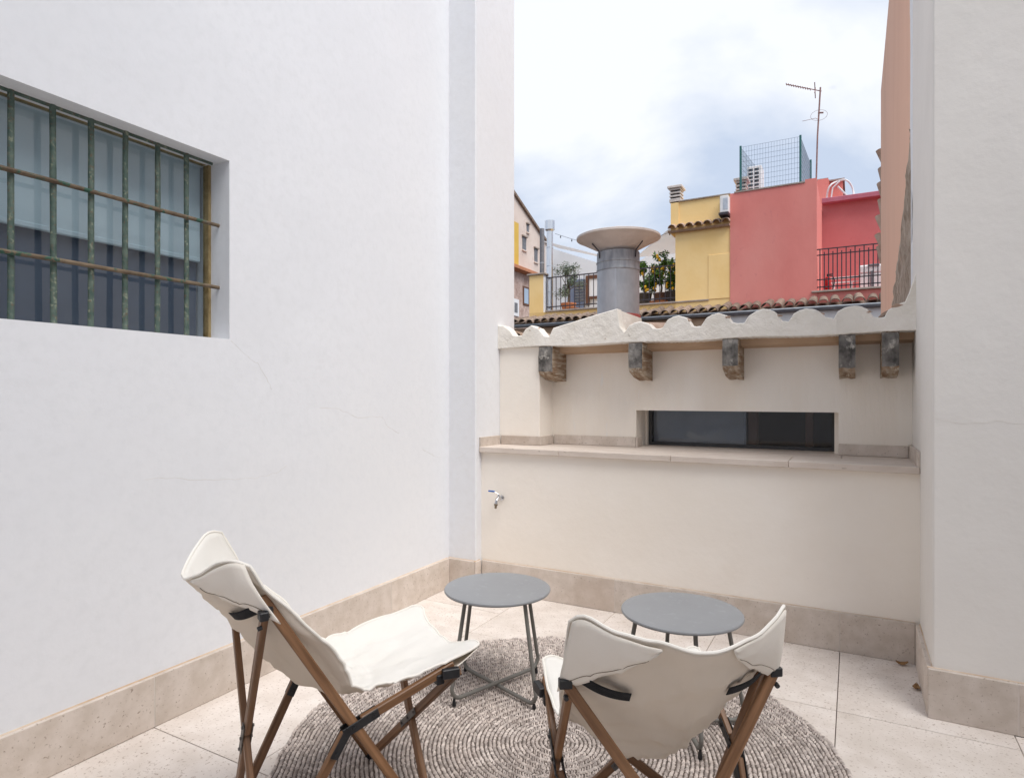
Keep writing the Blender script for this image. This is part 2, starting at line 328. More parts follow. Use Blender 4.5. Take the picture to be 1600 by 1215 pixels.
# ================================================================== ground and floor
g = MB().box(-400, 400, -400, 400, -8.3, -8)
label(mk('ground', g, 'ground'), kind='structure')
XL, XW = -2.404, -2.424          # skirting face / plaster face of the long wall
floor = mk('terrace_floor', MB().box(-2.9, 3.2, -2.1, 4.3, -8, -.012), 'grout'); label(floor, kind='structure')
xs = [-2.42, -1.853, -1.258, -.66, -.062, .54, 1.14, 1.74, 2.34, 2.95]; ys = [-1.6, .04, 1.473, 2.905, 3.60]
for i in range(len(xs)-1):
    for j in range(len(ys)-1):
        x0, x1, y0, y1 = xs[i], xs[i+1], ys[j], ys[j+1]; w = .0016
        rows = [(y0, y1)]
        if j == 3 and i == 0: rows = [(y0, 3.235), (3.235, y1)]
        if j == 3 and x1 > .6: rows = [(y0, 3.02)]
        for a, b in rows:
            t_ = mk('floor_tile', MB().box(-(x1-x0)/2+w, (x1-x0)/2-w, -(b-a)/2+w, (b-a)/2-w, -.02, 0, .0012), 'floor', floor)
            t_.location = ((x0+x1)/2, (a+b)/2, random.uniform(-.0006, .0006))

def skirting(parent, axis, fixed, spans, z0, z1, th, sign, mat='skirt'):
    """tiles along a wall; 'fixed' = wall plane, sign = direction the tile stands proud"""
    for a, b in spans:
        w = .0014; L = b-a-2*w; H_ = z1-z0
        if axis == 'y': m = MB().box(-th/2, th/2, -L/2, L/2, 0, H_, .0022); loc = (fixed+sign*th/2, (a+b)/2, z0)
        else: m = MB().box(-L/2, L/2, -th/2, th/2, 0, H_, .0022); loc = ((a+b)/2, fixed+sign*th/2, z0)
        t_ = mk('skirting_tile', m, mat, parent); t_.location = Vector(loc)-parent.location
    a, b = spans[0][0]+.0005, spans[-1][1]-.0005; p0, p1 = sorted((fixed, fixed+sign*(th-.0012)))
    f_ = MB()
    for i in range(len(spans)-1):
        if abs(spans[i][1]-spans[i+1][0]) > .01: continue
        c_ = spans[i][1]
        if axis == 'y': f_.box(p0, p1, c_-.003, c_+.003, z0+.001, z1-.0014)
        else: f_.box(c_-.003, c_+.003, p0, p1, z0+.001, z1-.0014)
    if f_.v: mk('joint_filler', f_, 'filler', parent, world=True)
    if z0 < .1:
        q = fixed+sign*.001
        P = [(q, a, z1), (q, b, z1)] if axis == 'y' else [(a, q, z1), (b, q, z1)]
        mk('dusty_bead', MB().tube(P, .0042, 6), 'bead', parent, world=True)

# ================================================================== long white wall with the barred window
wall = thing('house_wall', 'tall white plastered wall with a barred window and corner pilaster', 'wall', (-2.7, 1.2, 0))
WY0, WY1, WZ0, WZ1 = .15, 1.822, 1.550, 2.339
m = holed((XW, 0, 0), (0, 1, 0), (0, 0, 1), (-1, 0, 0), (-2.0, 3.53, -.01, 4.7), (WY0, WY1, WZ0, WZ1), .34)
mk('plaster_face', m, 'plaster', wall, world=True)
mk('pilaster', MB().box(-2.76, -2.208, 3.53, 4.07, -.01, 4.7, .006), 'pilaster', wall, world=True)
skirting(wall, 'y', XW, [(-1.6, .04), (.04, 1.473), (1.473, 2.905), (2.905, 3.509)], .001, .199, .020, 1)
skirting(wall, 'x', 3.53, [(-2.424, -2.208)], .001, .199, .020, -1)
skirting(wall, 'y', -2.208, [(3.512, 3.578)], .001, .199, .014, 1)
# hairline cracks in the plaster
def crack(parent, pts, axis='x', plane=XW+.0001, w=.0006):
    m_ = MB(); v = []
    dense = []
    for i in range(len(pts)-1):
        for k in range(5):
            s_ = k/5; a_, b_ = pts[i], pts[i+1]
            dense.append((a_[0]+(b_[0]-a_[0])*s_+random.uniform(-.004, .004), a_[1]+(b_[1]-a_[1])*s_+random.uniform(-.004, .004)))
    dense.append(pts[-1])
    P = [(plane, a_, b_) if axis == 'x' else (a_, plane, b_) for a_, b_ in dense]
    m_.tube(P, [w*(.4+.8*random.random()) for _ in P], 5)
    mk('hairline_crack', m_, 'crack', parent, world=True)
for pts in ([(1.83, 1.545), (1.91, 1.48), (1.97, 1.45), (2.02, 1.38), (2.05, 1.33)], [(2.35, 1.24), (2.47, 1.232), (2.56, 1.205), (2.64, 1.18), (2.84, 1.178), (2.89, 1.12), (3.0, 1.07)],
            [(1.45, .975), (1.53, .97), (1.70, .94), (1.96, .92), (2.08, .93), (2.14, .96)], [(3.23, .96), (3.36, .90), (3.44, .885)]): crack(wall, pts)
crack(wall, [(-2.37, .87), (-2.30, .90), (-2.22, .975)], 'y', 3.5296)
# window: frame, pane, blind, room behind, grille of green bars
win = mk('window', MB().box(-2.59, -2.551, WY1-.012, WY1+.02, WZ0-.02, WZ1+.02).box(-2.59, -2.560, WY0-.02, WY1-.016, WZ1-.001, WZ1+.03).box(-2.59, -2.551, WY0-.02, WY1-.022, WZ0-.03, WZ0+.004), 'yellowframe', wall, world=True)
mk('pane', MB().box(-2.575, -2.569, WY0, WY1-.018, WZ0, WZ1), 'glass', win, world=True)
bl = MB().box(-2.618, -2.612, WY0, WY1-.012, 1.925, WZ1+.05).box(-2.624, -2.606, WY0, WY1-.012, 1.905, 1.926, .004)
mk('roller_blind', bl, 'blind', win, world=True)
mk('added_backing', MB().box(-2.648, -2.640, WY0, WY1-.012, WZ0-.02, 1.93), pmat('navy_backing', (.105, .12, .165), (.125, .14, .185), 5., .7), win, world=True)  # added board, catches daylight so the lower glass reads less black
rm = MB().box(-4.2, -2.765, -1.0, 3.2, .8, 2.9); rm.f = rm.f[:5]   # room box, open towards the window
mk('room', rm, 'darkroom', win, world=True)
grille = mk('window_grille', MB().tube([(-2.515, WY0+.02, WZ1-.004), (-2.515, WY1-.02, WZ1-.004)], .007, 6), 'greenbar', wall, world=True)
for k, y in enumerate((.29, .416, .542, .668, .793, .918, 1.043, 1.171, 1.297, 1.423, 1.553, 1.680)):
    j = random.uniform(-.002, .002)
    bm_ = MB().tube([(-2.515+random.uniform(-.0015, .0015), y+j*(t-3)*.4, WZ0-.01+(WZ1-WZ0+.02)*t/6) for t in range(7)], [.0105+random.uniform(-.0007, .0007) for t in range(7)], 10)
    mk('bar', bm_, 'greenbar', grille, True, world=True)
for z in (2.062, 1.784):
    bm_ = MB().tube([(-2.497+random.uniform(-.001, .001), WY0-.02+(WY1-WY0+.05)*t/10, z+random.uniform(-.0015, .0015)) for t in range(11)], [.0085+random.uniform(-.0006, .0006) for t in range(11)], 9)
    mk('bar', bm_, 'rustbar', grille, True, world=True)

# ================================================================== parapet wall with stone ledge, slot window, beam ends and scalloped top
par = thing('parapet_wall', 'low cream wall with stone ledge, slot window and scalloped tile edge', 'wall', (-1, 3.9, 0))
YB, YS, Y1, Y2 = 3.60, 3.58, 3.85, 4.058
LZ = .958
mk('lower_wall', MB().box(-2.208, .281, YB, 4.058, -.01, LZ-.03), 'cream', par, world=True)
mk('upper_wall', holed((0, Y2, 0), (1, 0, 0), (0, 0, 1), (0, 1, 0), (-1.893, .281, LZ-.2, 1.70), (-1.276, -.078, LZ-.03, 1.203), .30), 'cream_streak', par, world=True)
mk('stepped_wall', MB().box(-2.208, -1.893, Y1, 4.2, LZ-.03, 1.637, .003), 'cream', par, world=True)
skirting(par, 'x', YB, [(-2.194, -1.258), (-1.258, -.062), (-.062, .262)], .001, .197, .020, -1)
# ledge slabs (front row, rear row) and the small upstand tiles
for a, b in ((-2.206, -1.62), (-1.62, -.92), (-.92, -.30), (-.30, .279)):
    t_ = mk('ledge_slab', MB().box(-(b-a)/2+.001, (b-a)/2-.001, -.14, .139, -.036, 0, .003), 'ledge', par); t_.location = Vector(((a+b)/2, YB-.035+.14, LZ))-par.location
for a, b in ((-1.9, -1.25), (-1.25, -.66), (-.66, -.06), (-.06, .279)):
    d1 = 4.045 if (a < -1.27 or b > 0) else 4.31
    y0 = YB-.035+.28
    t_ = mk('ledge_slab', MB().box(-(b-a)/2+.001, (b-a)/2-.001, 0, Y2-y0-.002, -.036, 0, .002), 'ledge', par); t_.location = Vector(((a+b)/2, y0+.001, LZ))-par.location
t_ = mk('ledge_slab', MB().box(-.599, .599, 0, .25, -.03, 0, .002), 'ledge', par); t_.location = Vector((-.677, Y2+.001, LZ))-par.location
skirting(par, 'y', -2.208, [(3.57, 3.833)], LZ-.034, LZ+.063, .015, 1)
skirting(par, 'x', Y1, [(-2.192, -1.878)], LZ+.001, LZ+.063, .015, -1)
skirting(par, 'y', -1.893, [(3.836, 4.040)], LZ+.001, LZ+.063, .015, 1)
skirting(par, 'x', Y2, [(-1.876, -1.276), (-.078, .265)], LZ+.001, LZ+.066, .015, -1)
skirting(par, 'y', -1.276, [(4.043, 4.15)], LZ+.001, LZ+.063, .013, 1)
skirting(par, 'y', .281, [(3.57, 4.04)], LZ-.034, LZ+.075, .015, -1)
# slot window set deep in the niche
sw = mk('slot_window', MB().box(-1.258, -.104, 4.30, 4.335, 1.199, 1.23).box(-1.258, -.104, 4.30, 4.335, LZ-.02, LZ+.022).box(-1.262, -1.238, 4.298, 4.337, LZ-.02, 1.23).box(-.118, -.10, 4.298, 4.337, LZ-.02, 1.23), 'alu', par, world=True)
mk('jamb', MB().box(-1.276, -1.262, 4.27, 4.34, LZ, 1.203).box(-.10, -.078, 4.13, 4.34, LZ, 1.203), 'cream', sw, world=True)
mk('pane', MB().box(-1.238, -.62, 4.312, 4.317, LZ+.02, 1.20), 'glass2', sw, world=True)
mk('pane', MB().box(-.632, -.118, 4.322, 4.327, LZ+.02, 1.20), 'glass2', sw, world=True)
mk('pane_backing', MB().box(-1.238, -.622, 4.345, 4.352, LZ-.01, 1.22), pmat('grey_pane_backing', (.36, .38, .42), (.40, .42, .46), 5., .8), sw, world=True)  # grey sheet behind the left pane; its tone stands in for reflections
mk('wooden_post', MB().box(-.615, -.555, 4.38, 4.44, LZ-.02, 1.3, .004).box(-.27, -.225, 4.38, 4.44, LZ-.02, 1.3, .004), 'brownwood', sw, world=True)
rm = MB().box(-1.85, .2, 4.362, 5.6, .7, 1.4); rm.f = [q for i, q in enumerate(rm.f) if i != 2]
mk('room', rm, 'black_room', sw, world=True)
pl = MB()
for (x, y, rx, rz) in ((-.93, 4.341, .05, .025), (-.76, 4.341, .045, .03), (-.17, 4.36, .035, .022)):
    pl.lathe([(.2*rx, 0), (rx, .004), (.85*rx, rz*.6), (.4*rx, rz), (.02*rx, rz*1.05)], (x, y, LZ+.001), 10)
# beam ends
for n_, (xa, xb, zf, dy) in enumerate(((-1.888, -1.783, 1.455, 0), (-1.252, -1.164, 1.462, .002), (-.680, -.592, 1.468, .0), (-.072, .008, 1.440, .004), (.130, .208, 1.446, .002))):
    m = MB(); jit = lambda s=.004: random.uniform(-s, s)
    prof = [(3.826+dy, 1.6325), (3.818+dy, 1.560), (3.822+dy, zf+.01), (3.836+dy, zf-.012), (3.93, (zf+1.40)/2-.012), (4.056, 1.398), (4.056, 1.6385), (3.838+dy, 1.6385)]
    n = len(prof); NX = 4; v = []
    for k in range(NX+1):
        for (y, z) in prof: v.append((xa+(xb-xa)*k/NX+(jit(.002) if 0 < k < NX else 0), y+(jit() if y < 4 else 0), z+(jit() if z < 1.6 else 0)))
    f = []; mi = []
    for k in range(NX):
        for i in range(n):
            j = (i+1) % n; f.append((k*n+i, k*n+j, (k+1)*n+j, (k+1)*n+i)); mi.append(0 if i in (0, 1) else 1)
    f += [tuple(range(n)), tuple(NX*n+i for i in range(n-1, -1, -1))]; mi += [1, 1]
    m.v = v; m.f = f; m.mi = mi
    mk('beam_end', m, ['beamfront', 'beamside'], par, world=True)
mk('soffit', MB().box(-1.893, .281, 3.835, 4.058, 1.640, 1.672), 'soffit', par, world=True)
# scalloped plaster edge: outline measured along the wall, extruded to a thick lip
sc = [(-2.207, 1.800), (-2.164, 1.793), (-2.118, 1.761), (-2.087, 1.722), (-2.05, 1.716), (-2.016, 1.718), (-1.991, 1.757), (-1.942, 1.783), (-1.888, 1.760), (-1.844, 1.706), (-1.806, 1.702), (-1.778, 1.757),
      (-1.329, 1.856), (-1.31, 1.741), (-1.281, 1.703), (-1.247, 1.746), (-1.21, 1.762), (-1.176, 1.767), (-1.127, 1.752), (-1.095, 1.721), (-1.065, 1.716), (-1.035, 1.718), (-1.003, 1.766), (-.97, 1.782), (-.937, 1.788), (-.89, 1.773), (-.86, 1.723),
      (-.83, 1.716), (-.803, 1.718), (-.773, 1.764), (-.74, 1.782), (-.703, 1.789), (-.653, 1.771), (-.627, 1.731), (-.59, 1.721), (-.556, 1.723), (-.532, 1.762), (-.49, 1.788), (-.453, 1.798), (-.42, 1.792), (-.388, 1.772), (-.355, 1.721), (-.322, 1.717),
      (-.295, 1.760), (-.265, 1.777), (-.23, 1.784), (-.19, 1.777), (-.167, 1.764), (-.135, 1.731), (-.095, 1.719), (-.076, 1.757), (-.04, 1.778), (.003, 1.785), (.04, 1.776), (.066, 1.760), (.092, 1.719), (.118, 1.713), (.142, 1.715), (.159, 1.75), (.193, 1.775), (.236, 1.789), (.256, 1.84), (.281, 1.93)]
top = []
for i in range(len(sc)-1):
    for k in range(3):
        s_ = k/3; top.append((sc[i][0]*(1-s_)+sc[i+1][0]*s_, sc[i][1]*(1-s_)+sc[i+1][1]*s_+random.uniform(-.0012, .0012)))
top.append(sc[-1])
v = []; f = []; n = len(top)
for (x, z) in top:
    zb = 1.634+.004*math.sin(x*9)+random.uniform(-.0015, .0015); jy = .004*math.sin(x*14)+random.uniform(-.001, .001)
    v += [(x, 3.824+jy, zb), (x, 3.820+jy, zb+.004), (x, 3.820+jy, (z+zb)/2), (x, 3.820+jy, z-.006), (x, 3.826+jy, z), (x, 3.91, z+.002), (x, 3.93, z-.02), (x, 3.93, zb)]
for i in range(n-1):
    for k in range(8): f.append((i*8+k, i*8+(k+1) % 8, (i+1)*8+(k+1) % 8, (i+1)*8+k))
f += [tuple(range(8))[::-1], tuple((n-1)*8+k for k in range(8))]
mk('scalloped_edge', MB().add(v, f), 'edge_plaster', par, True, world=True, angle=R(28))
mk('ramp_block', MB().prism([(-1.775, 1.64), (-1.31, 1.64), (-1.312, 1.74), (-1.33, 1.852), (-1.775, 1.752)], 'y', 3.925, 4.35), 'edge_plaster', par, world=True)
for (x, z, w_) in ((-1.13, 1.748, .022), (-.885, 1.766, .026), (-.645, 1.765, .018), (-.375, 1.758, .024), (-.155, 1.755, .02), (.07, 1.752, .02), (.20, 1.774, .03), (-1.90, 1.765, .018)):
    pts = [(x+random.uniform(-1, 1)*w_, 3.822+random.uniform(-.006, .03), z+random.uniform(-.6, .25)*w_-.45*abs(0)) for _ in range(12)]
    mk('broken_tile_edge', MB().hull(pts), 'tilelight', par, world=True)
roof = mk('roof', MB().prism([(3.93, 1.60), (8.5, 1.25), (8.5, 1.32), (3.93, 1.675)], 'x', -2.2, .288), 'tanwall', par, world=True)
def barrel(L, r0, r1, th=.014, seg=10, a0=0., a1=math.pi):
    """half-round clay tile along +Y, front end at y=0"""
    m_ = MB(); v_ = []
    for (y_, r_) in ((0, r0), (L, r1)):
        for rr in (r_, r_-th):
            for k in range(seg+1):
                an = a0+(a1-a0)*k/seg; v_.append((rr*math.cos(an), y_, rr*math.sin(an)))
    n_ = seg+1; f_ = []
    for k in range(seg):
        f_ += [(k, k+1, 2*n_+k+1, 2*n_+k), (n_+k, 3*n_+k, 3*n_+k+1, n_+k+1), (k, n_+k, n_+k+1, k+1), (2*n_+k, 2*n_+k+1, 3*n_+k+1, 3*n_+k)]
    f_ += [(0, 2*n_, 3*n_, n_), (seg, n_+seg, 3*n_+seg, 2*n_+seg)]
    return m_.add(v_, f_)
tile_near = mesh('roof_tile', barrel(.46, .088, .075), 'tilelight', True)
for x in (-2.13, -1.95, -1.18, -.94, -.70, -.45, -.23, 0, .19):
    t_ = obj('roof_tile', tile_near, par); t_.location = Vector((x, 3.92, 1.678))-par.location; t_.rotation_euler = (R(-5), 0, 0)
t_ = obj('roof_tile', tile_near, par); t_.location = Vector((-1.24, 4.05, 1.70))-par.location; t_.rotation_euler = (R(6), 0, R(-14))

# ================================================================== right pillar
pil = thing('pillar_wall', 'plain white plastered pillar wall with stone skirting beside the ledge', 'wall', (1.6, 3.5, 0))
mk('plaster_face', MB().box(.281, 3.1, 3.037, 4.12, -.01, 4.7, .006), 'pillar', pil, world=True)
skirting(pil, 'x', 3.037, [(.262, .553), (.553, 1.14), (1.14, 1.74), (1.74, 2.34), (2.34, 3.0)], .001, .199, .020, -1)
skirting(pil, 'y', .281, [(3.039, 3.579)], .001, .199, .020, -1)
crack(pil, [(.285, 1.21), (.33, 1.20), (.40, 1.185), (.47, 1.20), (.56, 1.195), (.66, 1.20)], 'y', 3.0366)
# lumpy plaster edge where the pillar meets the neighbour's wall
v = []; f = []; K = 60
for i in range(K+1):
    z = 1.72+(4.6-1.72)*i/K; w = 4.07+.05*math.sin(z*2.3)+.03*math.sin(z*7+1)+random.uniform(-.008, .008)+(.0 if z > 2.1 else -.10*(2.1-z))
    v += [(.281, 4.02, z), (.274, 4.045, z), (.276, w-.01+.03, z), (.288, w+.05, z), (.30, w+.05, z)]
for i in range(K):
    for k in range(4): f.append((i*5+k, i*5+k+1, (i+1)*5+k+1, (i+1)*5+k))
mk('plaster_edge', MB().add(v, f), 'plaster', pil, True, world=True)

# neighbour's peach side wall beyond the parapet
pe = thing('neighbour_wall', 'peach rendered side wall of the neighbouring house with exposed rubble', 'wall', (1.6, 6.5, -8))
mk('render_face', MB().box(.292, 3.0, 4.121, 8.9, -8, 5.05, .01), 'peach', pe, world=True)
bz = [1.55, 1.85, 2.06, 2.26, 2.41, 2.57, 2.63, 2.80]; by = [6.35, 6.30, 6.04, 5.48, 5.0, 4.59, 4.40, 4.16]
v = []; f = []; K = 50; KY = 18
for i in range(K+1):
    z = 1.56+1.22*i/K; ye = float(np.interp(z, bz, by))+.03*math.sin(z*31)+random.uniform(-.02, .02)
    for k in range(KY+1):
        y = 4.10+(ye-4.10)*k/KY; p_ = Vector((y*6, z*9, 3))
        v.append((.290-(.010+.016*mnoise.noise(p_)+.008*mnoise.noise(p_*3)) * (1 if 0 < k < KY else .1), y, z))
for i in range(K):
    for k in range(KY): f.append((i*(KY+1)+k, i*(KY+1)+k+1, (i+1)*(KY+1)+k+1, (i+1)*(KY+1)+k))
mk('exposed_rubble', MB().add(v, f), 'stonepatch', pe, True, world=True)
tile_v = mesh('verge_tile', barrel(.24, .055, .045), 'tilelight', True)
for k in range(7):
    t_ = obj('verge_tile', tile_v, pe); t_.location = Vector((.352-.003*k, 8.90, 4.12-.20*k-.02*(k%2)))-pe.location; t_.rotation_euler = (R(62+random.uniform(-8, 8)), R(-6), R(20+random.uniform(-14, 14)))

# unseen house front and side wall, height and white set for the light
hf = MB().box(-2.9, 3.2, -2.1, -1.6, -.01, 9.0)
solo('unseen_house_facade', hf, 'plaster', 'unseen pale house front facing the parapet wall, sized for light and shade', 'house', (0, -1.85, 0))
solo('unseen_side_wall', MB().box(3.0, 3.2, -1.598, 3.036, -.01, 5.0), 'plaster', 'unseen white side wall from house front to the pillar, sized for the light', 'wall', (3.1, .7, 0))

# ================================================================== brass tap
tp = thing('tap', 'small chrome garden tap with blue lever on the cream wall', 'tap', (-2.045, YB, .625))
mk('body', MB().tube([(0, .0, 0), (0, -.012, 0)], .019, 14).tube([(0, -.01, 0), (0, -.055, 0)], .0095, 12).tube([(0, -.045, .0), (0, -.062, 0), (-.002, -.078, -.006), (-.003, -.086, -.02), (-.004, -.088, -.036)], [.014, .015, .013, .012, .0125], 12).tube([(0, -.055, .01), (0, -.055, .032)], [.011, .008], 10), 'chrome', tp, True)
mk('spout', MB().tube([(-.004, -.088, -.034), (-.005, -.089, -.046)], .0145, 8).tube([(-.005, -.089, -.044), (-.006, -.09, -.068)], [.010, .009], 10), 'brass', tp, True)
tp.scale = (.88,)*3
lv = mk('lever', MB().bar((.004, -.055, .032), (-.03, -.062, .050), .010, .004, (0, 1, 0), .001), 'chrome', tp)
mk('grip', MB().tube([(-.028, -.061, .050), (-.034, -.062, .0515), (-.078, -.068, .0535), (-.082, -.0685, .0535)], [.004, .006, .006, .004], 10), 'bluegrip', lv, True)

# ================================================================== rug
RC, RR = (-.97, 2.12), 1.015
rug = thing('round_rug', 'large round braided jute rug in grey beige under the chairs', 'rug', (RC[0], RC[1], 0))
mk('backing', MB().lathe([(RR-.012, .002), (RR-.006, .005), (RR-.012, .0075)], (0, 0, 0), 96), 'rugbase', rug)
V = []; Fc = []
ring = .0158; nr = int(RR/ring)
base = np.array([[-1, 0, .1], [-.45, -.75, 0], [-.45, .75, 0], [.45, -.75, 0], [.45, .75, 0], [1, 0, .1], [-.4, -.25, .95], [-.4, .3, .9], [.4, -.3, .9], [.4, .25, .95]])
bf = [(0, 1, 6), (0, 7, 2), (0, 6, 7), (1, 3, 8), (1, 8, 6), (2, 7, 9), (2, 9, 4), (6, 8, 9), (6, 9, 7), (3, 5, 8), (5, 4, 9), (5, 9, 8)]
count = 0
for i in range(1, nr+1):
    r = i*ring-.004
    n = max(6, int(2*math.pi*r/.0106)); ph = RNG.random()*6.28
    for k in range(n):
        an = ph+2*math.pi*k/n+RNG.normal(0, .0012/r); rr = r+RNG.normal(0, .0007)+(r/RR)**10*(.006*math.sin(an*13+1)+.004*math.sin(an*37+2))
        sl = (.66 if i % 2 else -.66)+RNG.normal(0, .12)
        L_, W_, H_ =   .0098*(1+RNG.normal(0, .12)), .0047*(1+RNG.normal(0, .12)), .0085*(1+RNG.normal(0, .15))
        b_ = base*np.array([L_, W_, H_]); ca, sa = math.cos(sl), math.sin(sl)
        q = np.stack([b_[:, 0]*ca-b_[:, 1]*sa, b_[:, 0]*sa+b_[:, 1]*ca, b_[:, 2]+.006], 1)   # x radial, y tangential
        ct, st = math.cos(an), math.sin(an); x = rr+q[:, 0]*.85; 
        V.append(np.stack([x*ct-q[:, 1]*st, x*st+q[:, 1]*ct, q[:, 2]], 1)); count += 1
V = np.concatenate(V); Fa = (np.array(bf)[None]+np.arange(count)[:, None, None]*10).reshape(-1, 3)
me = bpy.data.meshes.new('braided_weave'); me.vertices.add(len(V)); me.vertices.foreach_set('co', V.ravel())
me.loops.add(Fa.size); me.loops.foreach_set('vertex_index', Fa.ravel()); me.polygons.add(len(Fa)); me.polygons.foreach_set('loop_start', np.arange(0, Fa.size, 3))
me.update(calc_edges=True); me.validate(); me.materials.append(M['rug'])
o = obj('braided_weave', me, rug); o['kind'] = 'stuff'

# ================================================================== side tables
def table(lab, loc, rz, H_=.46, r=.2325, rf=.246, rt=.175):
    t = thing('side_table', lab, 'table', (loc[0], loc[1], .0145), rz, 'grey round side tables on the rug')
    h = H_-.0145
    mk('table_top', MB().lathe([(r-.012, h-.013), (r-.003, h-.012), (r, h-.008), (r, h-.004), (r-.0025, h-.0005), (r-.006, h), (r-.03, h-.0004), (.01, h-.0006)], (0, 0, 0), 80), 'tabletop', t, True)
    for k in (0, 1):
        an = k*math.pi/2; zb = .016+.012*k; ra = .0085
        d = Vector((math.cos(an), math.sin(an), 0)); pts = []
        for s_ in (1, -1):
            seg = [d*s_*rt+Vector((0, 0, h-.013)), d*s_*(rf-.005)+Vector((0, 0, zb+.06))]
            # fillet at the foot
            for q in range(7):
                a = q/6*math.pi/2; seg.append(d*s_*(rf-.045+.045*math.cos(a))+Vector((0, 0, zb+.05-.05*math.sin(a))))
            pts += seg if s_ == 1 else seg[::-1]
        fr_ = mk('leg_frame', MB().tube(pts, ra, 10), 'tableleg', t, True)
        for s_ in (1, -1):
            c = d*s_*(rf-.012); mk('glide', MB().lathe([(.006, 0), (.0085, .002), (.0085, .008), (.005, zb+.004)], (c.x, c.y, 0), 12), 'blackmetal', fr_, True)
    mk('mount_plate', MB().box(-.19, .19, -.012, .012, h-.020, h-.0125).box(-.012, .012, -.19, .19, h-.0225, h-.0155), 'tableleg', t)
    return t
table('round grey metal side table close to the wall corner with the tap', (-1.372, 2.372), R(-20))
table('round grey metal side table standing below the slot window, away from the tap', (-.592, 2.462), R(29.5))

